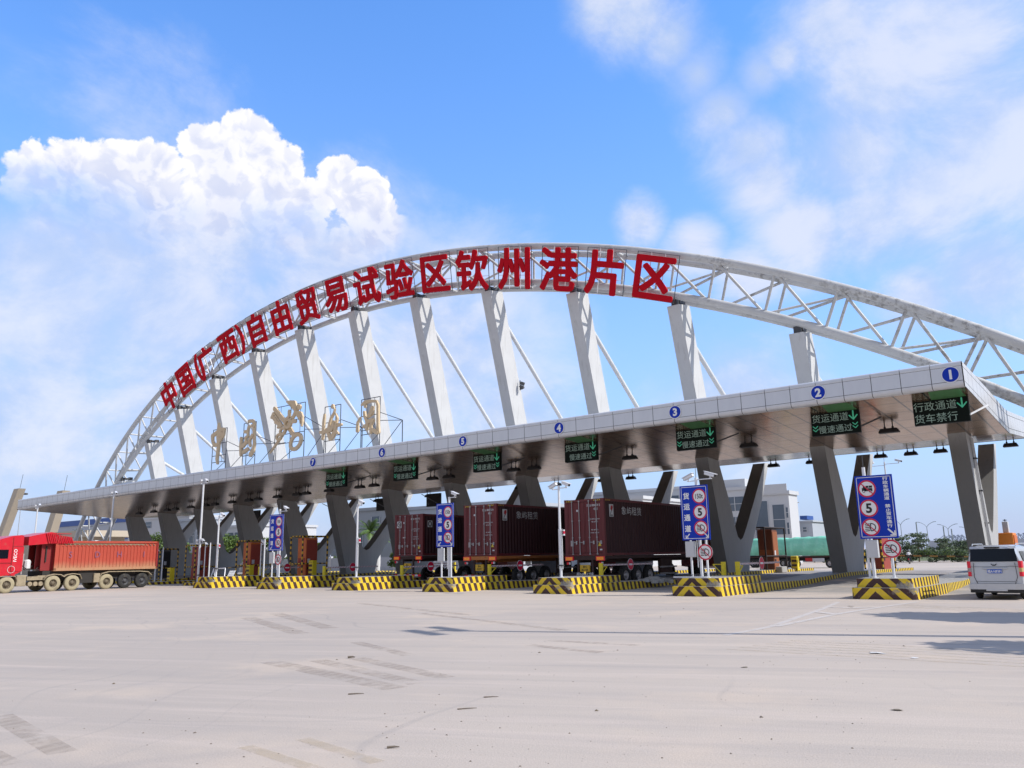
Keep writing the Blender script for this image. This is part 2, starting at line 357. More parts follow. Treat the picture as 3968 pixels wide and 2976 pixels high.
# hazard stripes on the islands: chevron on the nose, slanting bands along the sides
def hazard_mat(name, apex, pf, ps, sl, wear=.5):
    m = bpy.data.materials.new(name); m.use_nodes = True; N, L = nt(m); b = N['Principled BSDF']; b.inputs['Roughness'].default_value = .6
    tc = N.new('ShaderNodeTexCoord'); o = tc.outputs['Object']; g = N.new('ShaderNodeNewGeometry')
    s1 = N.new('ShaderNodeSeparateXYZ'); L.new(o, s1.inputs[0]); x, y, z = s1.outputs
    s2 = N.new('ShaderNodeSeparateXYZ'); L.new(g.outputs['Normal'], s2.inputs[0])
    dx = math_n(N, L, 'ABSOLUTE', math_n(N, L, 'SUBTRACT', x, apex))
    uf = math_n(N, L, 'DIVIDE', math_n(N, L, 'ADD', dx, math_n(N, L, 'MULTIPLY', z, 1.05)), pf)
    us = math_n(N, L, 'DIVIDE', math_n(N, L, 'ADD', y, math_n(N, L, 'MULTIPLY', z, sl)), ps)
    isf = math_n(N, L, 'GREATER_THAN', math_n(N, L, 'ABSOLUTE', s2.outputs[1]), .72)
    ff = math_n(N, L, 'FRACT', uf); fs = math_n(N, L, 'FRACT', math_n(N, L, 'ADD', us, 100.0))
    mixn = N.new('ShaderNodeMix'); L.new(isf, mixn.inputs[0]); L.new(fs, mixn.inputs[2]); L.new(ff, mixn.inputs[3])
    wob = math_n(N, L, 'MULTIPLY_ADD', noise_n(N, L, o, 4, 3, .5), .16, .42)
    st = math_n(N, L, 'GREATER_THAN', mixn.outputs[0], wob)
    yel = mixc(N, L, noise_n(N, L, o, 3.5, 6, .7), (.60,.40,.012), (.90,.66,.03)); blk = mixc(N, L, noise_n(N, L, o, 3, 5, .6), (.035,.014,.012), (.085,.035,.03))
    c = mixc(N, L, st, blk, yel)
    w1 = noise_n(N, L, o, 2.0, 10, .72); big = noise_n(N, L, scaled(N, L, o, (1,.7,1.6)), .9, 3, .5)
    hz = ramp(N, L, z, .1, .42)
    wearf = math_n(N, L, 'MULTIPLY', math_n(N, L, 'MULTIPLY', ramp(N, L, w1, .52, .6), ramp(N, L, big, .5, .62)), hz)
    dch = N.new('ShaderNodeVectorMath'); dch.operation = 'DISTANCE'; L.new(scaled(N, L, o, (1, 1, 1.6)), dch.inputs[0]); dch.inputs[1].default_value = (2.2, .35, .62)
    oi = N.new('ShaderNodeObjectInfo')
    chip = math_n(N, L, 'MULTIPLY', ramp(N, L, math_n(N, L, 'SUBTRACT', math_n(N, L, 'MULTIPLY_ADD', w1, 2.4, -.62), dch.outputs['Value']), .18, .30), math_n(N, L, 'GREATER_THAN', oi.outputs['Random'], .3))
    wearf = math_n(N, L, 'MAXIMUM', wearf, chip)
    c = mixc(N, L, math_n(N, L, 'MULTIPLY', wearf, wear*1.8), c, mixc(N, L, noise_n(N, L, o, 11, 5, .7), (.10,.09,.08), (.50,.46,.42)))
    dust = noise_n(N, L, o, 6, 6, .7); c = mixc(N, L, math_n(N, L, 'MULTIPLY', ramp(N, L, dust, .55, .75), .22), c, (.40,.35,.29))
    top = math_n(N, L, 'GREATER_THAN', s2.outputs[2], .6)
    c = mixc(N, L, top, c, mixc(N, L, noise_n(N, L, o, 5, 5, .6), (.26,.25,.235), (.46,.44,.41)))
    bn = N.new('ShaderNodeBump'); bn.inputs['Strength'].default_value = .35; bn.inputs['Distance'].default_value = .02
    L.new(math_n(N, L, 'SUBTRACT', noise_n(N, L, o, 9, 5, .7), wearf), bn.inputs['Height']); L.new(bn.outputs[0], b.inputs['Normal'])
    L.new(c, b.inputs['Base Color']); MATS[name] = m; return m
HAZ = hazard_mat('hazard_striped_concrete', .92, .62, .50, .42)
def banded(name, c1, c2, per, axis='z', slant=0):
    """two-colour bands along an axis"""
    m = bpy.data.materials.new(name); m.use_nodes = True; N, L = nt(m); b = N['Principled BSDF']; b.inputs['Roughness'].default_value = .5
    tc = N.new('ShaderNodeTexCoord'); s1 = N.new('ShaderNodeSeparateXYZ'); L.new(tc.outputs['Object'], s1.inputs[0]); A = dict(x=0, y=1, z=2)
    u = s1.outputs[A[axis]]
    if slant: u = math_n(N, L, 'ADD', u, math_n(N, L, 'MULTIPLY', s1.outputs[2], slant))
    f = math_n(N, L, 'GREATER_THAN', math_n(N, L, 'FRACT', math_n(N, L, 'ADD', math_n(N, L, 'DIVIDE', u, per), 200.0)), .5)
    c = mixc(N, L, f, c1, c2); n = noise_n(N, L, tc.outputs['Object'], 5, 5, .7); c = mixc(N, L, math_n(N, L, 'MULTIPLY', ramp(N, L, n, .55, .75), .4), c, (.2,.17,.13))
    L.new(c, b.inputs['Base Color']); return m
BANDZ = banded('yellow_black_post', (.03,.025,.02), (.70,.42,.03), .42, 'z')
BANDX = banded('yellow_black_rail', (.03,.025,.02), (.70,.42,.03), .42, 'x')
BANDY = banded('yellow_black_side_rail', (.03,.025,.02), (.70,.42,.03), .42, 'y')
BOOM = banded('boom_bands', (.04,.03,.02), (.45,.27,.09), 1.1, 'x')
CANDY = banded('red_white_bar', (.30,.06,.08), (.78,.78,.78), .15, 'x', .9)
HAZBOX = banded('hazard_cabinet', (.06,.03,.02), (.72,.50,.03), .34, 'z', 0)
SUN_E = 4.5
SKY_S = .10
HARD= [(-0.863, 0.32, 0.391, 0.044), (-0.85, 0.341, 0.402, 0.044), (-0.833, 0.374, 0.407, 0.047), (-0.815, 0.402, 0.418, 0.039), (-0.802, 0.415, 0.429, 0.024), (-0.873, 0.307, 0.379, 0.024), (-0.85, 0.367, 0.377, 0.048), (-0.822, 0.418, 0.387, 0.051), (-0.769, 0.461, 0.444, 0.045), (-0.744, 0.478, 0.467, 0.036), (-0.74, 0.498, 0.452, 0.04), (-0.775, 0.439, 0.454, 0.024), (-0.735, 0.516, 0.441, 0.035), (-0.776, 0.479, 0.411, 0.057), (-0.746, 0.519, 0.417, 0.043), (-0.728, 0.548, 0.413, 0.028), (-0.693, 0.573, 0.437, 0.031), (-0.68, 0.597, 0.425, 0.035), (-0.689, 0.594, 0.415, 0.041), (-0.676, 0.619, 0.399, 0.033), (-0.67, 0.636, 0.382, 0.031), (-0.713, 0.566, 0.415, 0.026), (-0.667, 0.649, 0.365, 0.026), (-0.692, 0.619, 0.371, 0.034), (-0.857, 0.373, 0.355, 0.054), (-0.83, 0.431, 0.355, 0.054), (-0.791, 0.485, 0.373, 0.054), (-0.751, 0.544, 0.375, 0.051), (-0.682, 0.648, 0.339, 0.034), (-0.715, 0.605, 0.35, 0.043), (-0.873, 0.332, 0.356, 0.034)]
SOFT= [(-0.79, 0.497, 0.359, 0.119), (-0.853, 0.397, 0.34, 0.108), (-0.726, 0.593, 0.349, 0.108), (-0.882, 0.349, 0.317, 0.097), (-0.837, 0.461, 0.294, 0.187), (-0.898, 0.362, 0.252, 0.148), (-0.748, 0.599, 0.286, 0.142), (-0.923, 0.354, 0.153, 0.142), (-0.892, 0.326, 0.313, 0.068), (-0.662, 0.708, 0.246, 0.131), (-0.855, 0.493, 0.162, 0.17), (-0.404, 0.694, 0.596, 0.043), (-0.379, 0.72, 0.582, 0.048), (-0.351, 0.752, 0.558, 0.043), (-0.335, 0.782, 0.526, 0.04), (-0.322, 0.81, 0.491, 0.045), (-0.305, 0.84, 0.449, 0.054), (-0.295, 0.861, 0.414, 0.048), (-0.25, 0.811, 0.528, 0.034), (-0.277, 0.81, 0.516, 0.034), (-0.197, 0.817, 0.542, 0.068), (-0.167, 0.859, 0.484, 0.108), (-0.099, 0.86, 0.5, 0.125), (-0.076, 0.909, 0.409, 0.131), (-0.203, 0.882, 0.426, 0.085), (-0.147, 0.916, 0.372, 0.091), (-0.265, 0.896, 0.356, 0.062), (-0.203, 0.911, 0.36, 0.068), (-0.106, 0.953, 0.284, 0.08), (-0.169, 0.948, 0.271, 0.051), (-0.436, 0.812, 0.387, 0.028), (-0.386, 0.853, 0.351, 0.034), (-0.335, 0.888, 0.314, 0.04), (-0.608, 0.776, 0.168, 0.085), (-0.369, 0.914, 0.168, 0.091)]
STROKES = {"zhong":[[[-65.43,13.97,0.22],[-65.38,13.47,0.34],[-65.39,12.85,0.39],[-65.29,12.17,0.3],[-65.33,11.52,0.28],[-65.42,10.86,0.26],[-65.3,10.42,0.17]],[[-65.7,13.19,0.26],[-66.34,12.99,0.26],[-66.25,12.49,0.22],[-65.94,12.1,0.26],[-65.43,12.1,0.22]],[[-65.78,13.2,0.22],[-65.1,13.4,0.3],[-64.49,13.4,0.22],[-64.6,12.94,0.26],[-64.94,12.58,0.26],[-65.44,12.14,0.22]],[[-65.22,13.05,0.43],[-64.99,13.03,0.39]]],"guo":[[[-60.83,13.71,0.21],[-60.26,13.7,0.18],[-59.98,13.4,0.23],[-60.0,12.72,0.23],[-59.95,12.07,0.21],[-59.88,11.65,0.23],[-60.01,11.11,0.27],[-60.37,10.76,0.33]],[[-61.86,12.31,0.21],[-61.87,11.63,0.21],[-61.77,10.85,0.21]],[[-60.82,13.23,0.16],[-60.89,12.81,0.21],[-61.33,12.82,0.21]],[[-60.89,12.81,0.21],[-60.83,12.42,0.18],[-61.2,12.24,0.21],[-61.08,12.06,0.18],[-61.3,11.74,0.21],[-61.72,11.57,0.25]],[[-60.22,12.44,0.16],[-60.48,12.13,0.21],[-60.57,11.93,0.21],[-60.43,11.53,0.18]],[[-60.76,11.26,0.25],[-61.39,11.03,0.25]],[[-60.89,11.91,0.18],[-61.43,11.58,0.23]],[[-60.08,12.38,0.16],[-60.61,11.97,0.18]],[[-60.29,13.22,0.21],[-59.97,13.22,0.21]]],"emblem":[[[-57.23,14.34,0.29],[-55.5,12.85,0.31],[-54.64,11.94,0.29]],[[-53.66,11.04,0.23],[-53.89,10.82,0.23],[-54.19,10.68,0.23],[-54.49,10.66,0.23],[-54.74,10.75,0.23],[-54.89,10.95,0.23],[-54.9,11.2,0.23],[-54.78,11.47,0.23],[-54.54,11.69,0.23],[-54.24,11.83,0.23],[-53.94,11.84,0.23],[-53.69,11.75,0.23],[-53.55,11.55,0.23],[-53.54,11.3,0.23],[-53.66,11.04,0.23]],[[-57.33,13.93,0.23],[-57.55,13.64,0.19]],[[-57.55,13.64,0.19],[-57.14,13.53,0.19]],[[-57.2,13.5,0.23],[-56.85,13.21,0.23],[-56.35,12.78,0.27]],[[-56.91,13.21,0.19],[-56.98,13.14,0.19]],[[-56.58,12.68,0.16],[-56.22,12.8,0.23]],[[-57.16,13.91,0.08],[-55.95,12.73,0.08]],[[-57.53,10.63,0.07],[-56.46,11.52,0.15],[-55.72,12.18,0.19],[-54.51,13.43,0.21],[-54.12,13.95,0.29]],[[-53.74,14.06,0.21],[-53.77,14.0,0.21],[-53.87,13.99,0.21],[-53.97,14.03,0.21],[-54.02,14.1,0.21],[-53.98,14.16,0.21],[-53.88,14.17,0.21],[-53.78,14.13,0.21],[-53.74,14.06,0.21]],[[-54.2,13.63,0.23],[-54.33,14.14,0.31],[-54.51,14.49,0.31],[-54.97,14.61,0.23],[-55.46,14.69,0.1]],[[-55.28,14.51,0.09],[-54.37,14.33,0.16]],[[-54.95,14.28,0.09],[-54.23,14.13,0.16]],[[-54.68,14.1,0.08],[-54.22,13.92,0.16]],[[-54.07,13.62,0.27],[-53.56,13.47,0.27],[-53.35,13.21,0.19],[-53.33,12.8,0.16],[-53.37,12.45,0.1]],[[-53.68,13.41,0.16],[-53.54,12.67,0.06]],[[-53.84,13.43,0.14],[-53.75,13.01,0.05]],[[-53.97,13.48,0.12],[-53.92,13.23,0.05]],[[-54.77,12.7,0.16],[-54.88,12.58,0.16],[-55.04,12.51,0.16],[-55.23,12.5,0.16],[-55.39,12.56,0.16],[-55.51,12.67,0.16],[-55.56,12.81,0.16],[-55.52,12.95,0.16],[-55.41,13.07,0.16],[-55.25,13.15,0.16],[-55.06,13.15,0.16],[-54.9,13.1,0.16],[-54.78,12.99,0.16],[-54.74,12.85,0.16],[-54.77,12.7,0.16]],[[-55.49,12.17,0.15],[-55.58,12.07,0.15],[-55.71,12.02,0.15],[-55.85,12.01,0.15],[-55.99,12.05,0.15],[-56.08,12.14,0.15],[-56.12,12.25,0.15],[-56.09,12.36,0.15],[-56.01,12.46,0.15],[-55.88,12.51,0.15],[-55.73,12.52,0.15],[-55.6,12.48,0.15],[-55.5,12.39,0.15],[-55.46,12.28,0.15],[-55.49,12.17,0.15]],[[-55.99,11.74,0.15],[-56.06,11.66,0.15],[-56.17,11.61,0.15],[-56.3,11.61,0.15],[-56.42,11.65,0.15],[-56.51,11.72,0.15],[-56.54,11.81,0.15],[-56.52,11.91,0.15],[-56.45,11.99,0.15],[-56.33,12.03,0.15],[-56.21,12.04,0.15],[-56.09,12.0,0.15],[-56.0,11.93,0.15],[-55.97,11.83,0.15],[-55.99,11.74,0.15]],[[-54.98,13.83,0.23],[-54.99,13.4,0.19],[-55.52,13.14,0.18]],[[-54.16,12.92,0.25],[-54.54,12.9,0.19],[-54.87,13.1,0.16]]],"hai":[[[-50.71,13.06,0.12],[-50.79,12.44,0.18],[-50.81,11.69,0.18],[-50.84,11.14,0.16]],[[-51.13,11.69,0.18],[-50.64,11.68,0.21],[-49.92,11.89,0.32],[-49.26,12.06,0.25],[-48.66,12.05,0.15]],[[-49.72,13.65,0.21],[-49.71,13.54,0.21]],[[-49.63,13.56,0.11],[-49.45,13.32,0.1],[-49.53,13.07,0.12],[-49.85,12.7,0.16],[-50.05,12.17,0.19],[-50.19,11.63,0.21],[-49.88,11.08,0.28],[-49.56,11.27,0.32],[-49.35,11.58,0.25],[-49.26,12.08,0.18],[-49.12,12.58,0.14],[-49.3,12.97,0.08]],[[-49.55,12.37,0.16],[-49.59,11.89,0.21]],[[-49.35,11.58,0.25],[-48.99,11.39,0.14]],[[-50.0,11.83,0.35],[-49.8,11.77,0.32]]],"guan":[[[-46.38,13.28,0.09],[-46.04,13.42,0.21],[-45.47,13.47,0.17],[-44.75,13.37,0.14],[-44.57,13.03,0.17],[-44.55,12.25,0.17],[-44.53,11.55,0.19],[-44.49,11.02,0.24]],[[-45.99,13.39,0.17],[-45.98,13.1,0.14]],[[-45.15,12.93,0.21],[-45.27,12.55,0.33],[-45.59,12.31,0.17]],[[-46.02,12.68,0.17],[-45.96,12.35,0.17],[-45.74,12.04,0.21],[-45.63,11.67,0.24],[-46.06,11.58,0.17]],[[-45.68,11.68,0.21],[-45.69,11.36,0.17]],[[-45.02,11.96,0.21],[-45.27,11.63,0.17],[-45.25,11.03,0.15]],[[-45.68,11.85,0.21],[-45.02,11.99,0.21]],[[-45.0,11.21,0.24],[-44.59,11.0,0.24]],[[-46.4,12.33,0.06],[-46.7,11.97,0.14],[-46.71,11.33,0.21]],[[-45.44,12.36,0.21],[-45.04,12.59,0.17]]]}
# ---------------------------------------------------------------- camera
cam = bpy.data.cameras.new('camera'); cam.lens = 28.647; cam.sensor_width = 36; cam.clip_end = 6000; cam.clip_start = .1
co = bpy.data.objects.new('camera', cam); COL.objects.link(co); scene.camera = co
YA, PI_, RO = .66090, .20900, -.0174
Fv = Vector((-sin(YA)*cos(PI_), cos(YA)*cos(PI_), sin(PI_))); R0 = Vector((cos(YA), sin(YA), 0)); U0 = R0.cross(Fv)
Rv = cos(RO)*R0 + sin(RO)*U0; Uv = -sin(RO)*R0 + cos(RO)*U0
co.matrix_world = Matrix(((Rv.x,Uv.x,-Fv.x,0),(Rv.y,Uv.y,-Fv.y,0),(Rv.z,Uv.z,-Fv.z,1.8104),(0,0,0,1)))
# ---------------------------------------------------------------- sun and sky
SD = Vector((.936, .351, 0)).normalized(); EL = radians(42.5)
sdir = Vector((SD.x*cos(EL), SD.y*cos(EL), sin(EL)))
sl = bpy.data.lights.new('sun', 'SUN'); sl.energy = SUN_E; sl.angle = radians(.5); sl.color = (1, .955, .89)
so = bpy.data.objects.new('sun', sl); COL.objects.link(so); so.rotation_euler = sdir.to_track_quat('Z', 'Y').to_euler()
w = bpy.data.worlds.new('World'); scene.world = w; w.use_nodes = True; N, L = w.node_tree.nodes, w.node_tree.links
bg = N['Background']; bg.inputs[1].default_value = 1.0
sky = N.new('ShaderNodeTexSky'); sky.sky_type = 'NISHITA'; sky.sun_disc = False; sky.sun_elevation = EL; sky.sun_rotation = atan2(SD.x, SD.y)
sky.air_density = 1.2; sky.dust_density = .9; sky.ozone_density = 1.6
tc = N.new('ShaderNodeTexCoord'); D3 = tc.outputs['Generated']
nrm = N.new('ShaderNodeVectorMath'); nrm.operation = 'NORMALIZE'; L.new(D3, nrm.inputs[0]); D3 = nrm.outputs[0]
base = mixc(N, L, 1.0, sky.outputs[0], (SKY_S*1.10, SKY_S*2.02, SKY_S*3.15), 'MULTIPLY')
sz = N.new('ShaderNodeSeparateXYZ'); L.new(D3, sz.inputs[0]); zz = sz.outputs[2]
hz = math_n(N, L, 'POWER', math_n(N, L, 'SUBTRACT', 1.0, math_n(N, L, 'MAXIMUM', zz, 0.0)), 3.2)
base = mixc(N, L, math_n(N, L, 'MULTIPLY', hz, .97, clamp=True), base, (.54, .61, .86))
def dist_to(x, y, z):
    d = N.new('ShaderNodeVectorMath'); d.operation = 'DISTANCE'; L.new(D3, d.inputs[0]); d.inputs[1].default_value = (x, y, z); return d.outputs['Value']
def field(blobs):
    out = None
    for (x, y, z, r) in blobs:
        v = math_n(N, L, 'MULTIPLY_ADD', dist_to(x, y, z), -1.0/r, 1.0)
        out = v if out is None else math_n(N, L, 'SMOOTH_MAX', out, v, .15)
    return out
def bgnode(col):
    b_ = N.new('ShaderNodeBackground'); L.new(col, b_.inputs[0]); return b_.outputs[0]
def mixsh(fac, a, b):
    m_ = N.new('ShaderNodeMixShader'); L.new(fac, m_.inputs[0]); L.new(a, m_.inputs[1]); L.new(b, m_.inputs[2]); return m_.outputs[0]
# sky away from the gate: loose cloud, greyed and dimmed to set the ambient light
n0 = noise_n(N, L, D3, 2.6, 2, .5)
far_sky = bgnode(mixc(N, L, math_n(N, L, 'MULTIPLY_ADD', ramp(N, L, n0, .36, .62), .5, .42), base, (.48, .465, .465)))
# over the gate: broad thin cloud
nb = noise_n(N, L, scaled(N, L, D3, (1.0, .8, 1.3)), 5.6, 7, .62, .3)
fs = field(SOFT); fs = math_n(N, L, 'ADD', fs, math_n(N, L, 'MULTIPLY', math_n(N, L, 'SUBTRACT', nb, .5), 1.9))
asoft = math_n(N, L, 'MULTIPLY', ramp(N, L, fs, -.48, .80), .86)
csoft = mixc(N, L, ramp(N, L, nb, .38, .62), (.52, .65, .93), (.80, .84, .97))
osoft = mixc(N, L, asoft, base, csoft)
# piled-up cumulus, lobes lit from the sun side
def mixf(f, x0, x1): return math_n(N, L, 'ADD', math_n(N, L, 'MULTIPLY', f, x1), math_n(N, L, 'MULTIPLY', math_n(N, L, 'SUBTRACT', 1.0, f), x0))
fh = field(HARD)
def puff(vec):
    vo = N.new('ShaderNodeTexVoronoi'); vo.inputs['Scale'].default_value = 44; vo.inputs['Detail'].default_value = 1.2; vo.inputs['Roughness'].default_value = .6
    L.new(vec, vo.inputs['Vector'])
    return math_n(N, L, 'ADD', math_n(N, L, 'MULTIPLY', vo.outputs['Distance'], -.42), math_n(N, L, 'MULTIPLY', noise_n(N, L, vec, 17, 6, .66), 1.15))
wv = N.new('ShaderNodeVectorMath'); wv.operation = 'ADD'; nz = N.new('ShaderNodeTexNoise'); nz.inputs['Scale'].default_value = 22; nz.inputs['Detail'].default_value = 1; L.new(D3, nz.inputs['Vector'])
sb = N.new('ShaderNodeVectorMath'); sb.operation = 'SUBTRACT'; L.new(nz.outputs['Color'], sb.inputs[0]); sb.inputs[1].default_value = (.5,.5,.5)
L.new(D3, wv.inputs[0]); L.new(scaled(N, L, sb.outputs[0], (.035,.035,.035)), wv.inputs[1])
p1 = puff(wv.outputs[0])
of = N.new('ShaderNodeVectorMath'); of.operation = 'ADD'; L.new(wv.outputs[0], of.inputs[0]); of.inputs[1].default_value = (.007, .004, .010)
p2 = puff(of.outputs[0])
fa = math_n(N, L, 'ADD', math_n(N, L, 'MULTIPLY', fh, 1.6), math_n(N, L, 'ADD', p1, -.46))
nf = noise_n(N, L, D3, 75, 4, .65); fa = math_n(N, L, 'ADD', fa, math_n(N, L, 'MULTIPLY', math_n(N, L, 'SUBTRACT', nf, .5), .5)); soft_ = ramp(N, L, zz, .355, .415); ah = mixf(soft_, math_n(N, L, 'MULTIPLY', ramp(N, L, fa, -.25, 1.3), .8), ramp(N, L, fa, -.04, .15))
fade = ramp(N, L, math_n(N, L, 'ADD', zz, math_n(N, L, 'MULTIPLY', math_n(N, L, 'SUBTRACT', nb, .5), .26)), .285, .385)
ah = math_n(N, L, 'MULTIPLY', ah, math_n(N, L, 'MULTIPLY_ADD', fade, .96, .04))
rel = math_n(N, L, 'SUBTRACT', p1, p2); lit = ramp(N, L, rel, -.16, .12)
low = ramp(N, L, zz, .35, .45); edge = math_n(N, L, 'SUBTRACT', 1.0, ramp(N, L, fa, .1, 1.2))
lit = math_n(N, L, 'ADD', math_n(N, L, 'MULTIPLY', lit, .45), math_n(N, L, 'ADD', math_n(N, L, 'MULTIPLY', edge, .35), math_n(N, L, 'MULTIPLY', low, .35)), clamp=True)
ch = mixc(N, L, lit, (.60, .67, .92), (1.04, 1.03, 1.06))
ohard = mixc(N, L, ah, osoft, ch)
cx_ = math_n(N, L, 'SUBTRACT', 1.0, ramp(N, L, dist_to(-.78, .46, .42), .21, .23))      # only evaluated near the cumulus
near_ = mixsh(cx_, bgnode(osoft), bgnode(ohard))
cone = math_n(N, L, 'SUBTRACT', 1.0, ramp(N, L, dist_to(-.535, .70, .47), .70, .80))
L.new(mixsh(cone, far_sky, near_), N['World Output'].inputs[0])
scene.view_settings.view_transform = 'Standard'; scene.view_settings.look = 'None'; scene.view_settings.exposure = 0; scene.view_settings.gamma = 1
scene.cycles.max_bounces = 6; scene.cycles.diffuse_bounces = 2; scene.cycles.glossy_bounces = 3; scene.cycles.transparent_max_bounces = 12
scene.cycles.use_denoising = True
try: w.cycles.sampling_method = 'MANUAL'; w.cycles.sample_map_resolution = 512
except Exception: pass
# ---------------------------------------------------------------- ground
def gz(y):
    """the toll plaza is slightly crowned"""
    def sm(a, b, t): t = max(0, min(1, (t-a)/(b-a))); return t*t*(3-2*t)
    return .30*sm(42, 55, y)*(1-sm(66, 84, y))
mb = MB(); ys = [-60, -20, 0, 10, 20, 30, 36, 40, 42] + [42+i*1.0 for i in range(1, 15)] + [60, 66, 68, 70, 72, 74, 76, 78, 80, 82, 84, 90, 110, 150, 300, 900, 4500]
xs = [-5000, -900, -320, -200, -120, -80, -60, -40, -20, -10, 0, 10, 40, 200, 900, 4000]
vs = [(x, y, gz(y)) for y in ys for x in xs]; nx = len(xs)
mb.add(vs, [[j*nx+i, j*nx+i+1, (j+1)*nx+i+1, (j+1)*nx+i] for j in range(len(ys)-1) for i in range(nx-1)], GROUND, True)
struct(mb.build('ground'))
GRASS = mat('dry_verge_grass', (.10,.13,.04), .95, 0, .3, .6, (.25,.21,.12), .6, .3, .4, 6)
mb = MB(); vs = []
for i in range(60):
    x = -260+i*8; y = 152+.35*(x+40)*-.1+rnd.uniform(-1, 1); vs += [(x, y, .02), (x, 420, .02)]
mb.add(vs, [[2*i, 2*i+2, 2*i+3, 2*i+1] for i in range(59)], GRASS)
struct(mb.build('verge'))
# road paint: chevron lead-in at the first island
WP = worn_paint('worn_white_paint', (.72,.66,.61), .36, 2.4, .7); YP = worn_paint('worn_ochre_paint', (.60,.48,.31), .46, 2.4, .26); BP = worn_paint('worn_rumble_strip', (.38,.31,.245), .47, 1.9, .28, (9.0, 2.0))
def strip(mb, pts, wd, m, z=.004):
    for (x0, y0), (x1, y1) in zip(pts, pts[1:]):
        d = hypot(x1-x0, y1-y0); nx, ny = -(y1-y0)/d*wd/2, (x1-x0)/d*wd/2
        mb.add([(x0+nx,y0+ny,z),(x0-nx,y0-ny,z),(x1-nx,y1-ny,z),(x1+nx,y1+ny,z)], [[0,1,2,3]], m)
mb = MB(); strip(mb, [(-8.03,17.97),(-7.95,20.5),(-8.9,27.5),(-9.56,31.4)], .18, WP); strip(mb, [(-7.85,20.6),(-7.8,25.5),(-7.5,29),(-7.1,32.4)], .2, WP, .008)
strip(mb, [(-8.58,25.94),(-7.95,25.4),(-7.8,25.3)], .26, WP, .012); strip(mb, [(-8.95,28.4),(-8.2,28.2),(-7.65,28.9)], .26, WP, .012); struct(mb.build('lane_marking'))
mb = MB()
for k in range(6): strip(mb, [(-6.9+.1*k, 15.45+.42*k), (-1.6, 15.4+.42*k)], .13, YP)
for k in range(4): strip(mb, [(-7.1, 29.2+.45*k), (-1.5, 27.3+.45*k)], .2, YP)
struct(mb.build('lane_marking'))
mb = MB()
def patch(a, b, wd):
    strip(mb, [a, b], wd, BP)
for a, b, wd in [((-13.2,9.6),(-8.9,8.62),.42),((-12.6,10.2),(-8.95,9.12),.34),((-12.2,10.8),(-9.0,9.8),.34),((-10.7,14.2),(-8.7,13.8),.3),((-10.9,15.2),(-8.7,15.2),.3),((-14.5,12.8),(-11.6,11.6),.3),
                 ((-11.6,4.5),(-8.8,4.02),.28),((-11.0,3.75),(-8.7,3.5),.25),((-24,16.5),(-17.5,13.6),.5),((-25,18.3),(-18,15),.5),((-20,20.5),(-12,17.4),.35),((-27,24),(-18,20.6),.4)]: patch(a, b, wd)
struct(mb.build('lane_marking'))
mb = MB()
for a, b, wd in [((-7.3,5.75),(-5.9,5.5),.16),((-7.5,5.2),(-6.0,5.0),.16),((-6.6,4.75),(-5.6,4.6),.13)]: strip(mb, [a, b], wd, YP)
struct(mb.build('lane_marking'))
# ---------------------------------------------------------------- islands
PITCH = 7.7
NAME = ['the truck-ban sign with three circles', 'the 150t sign beside the open lane', 'a lone camera pole between two red containers', 'the 150t sign by the middle red container', 'a lone camera pole before the smallest red container', 'the 150t sign nearest the empty concrete V legs', 'a steel gate and fallen white grille']
def nose_outline(x0, x1, y0, y1, r=.45):
    P = []
    for k in range(7):
        t = pi + pi/2*k/6; P.append((x0+r+r*cos(t), y0+r*.45+r*.45*sin(t)))
    for k in range(7):
        t = 1.5*pi + pi/2*k/6; P.append((x1-r+r*cos(t), y0+r*.45+r*.45*sin(t)))
    return P + [(x1, y1), (x0, y1)]
islands = []
def island(i, X, Y, full=True, long=True):
    lab = ['striped concrete island carrying %s' % NAME[i] if i < 7 else None][0] if i < 7 else None
    t = thing('traffic_island', lab or 'small striped island nose', 'traffic island', (X, Y, 0), 0, 'yellow and black striped lane islands')
    h1 = .42 if full else .22
    mb = MB(); mb.prism(nose_outline(0, 2.35, 0, 5.6, .55), lambda u, v, w: (u, v, w), 0, h1, HAZ)
    # low kerb running back through the plaza
    secs = [(5.6, 0, 2.3, h1), (8, .05, 2.1, .36), (12, .1, 1.9, .26), (20, .15, 1.9, .24), (28, .15, 1.9, .22), (37, .15, 1.9, .22)]
    if not long: secs = secs[:3] + [(40, .15, 1.9, .22)]
    rings = [[(a, y, -.05), (b, y, -.05), (b, y, h + gz(Y+y)), (a, y, h + gz(Y+y))] for y, a, b, h in secs]
    mb.loft(rings, HAZ, False); mb.build('base_tier', t)
    if full:
        mb = MB(); mb.prism(nose_outline(.14, 2.15, .32, 5.1, .35), lambda u, v, w: (u, v, w), .42, .76, HAZ); mb.build('upper_tier', t)
    islands.append(t); return t
for i in range(7): island(i, -9.73-PITCH*i, 33.55)
ISL = lambda i: -9.73-PITCH*i
t = island(7, -63.0, 36.9, False); t['label'] = 'low striped island with tall camera pole behind the dump truck'
t = island(8, -70.7, 37.4, False); t['label'] = 'low striped island under the dump truck tail with short camera post'
t = island(9, -78.4, 38.4, False); t['label'] = 'low striped island seen beneath the dump truck cab'
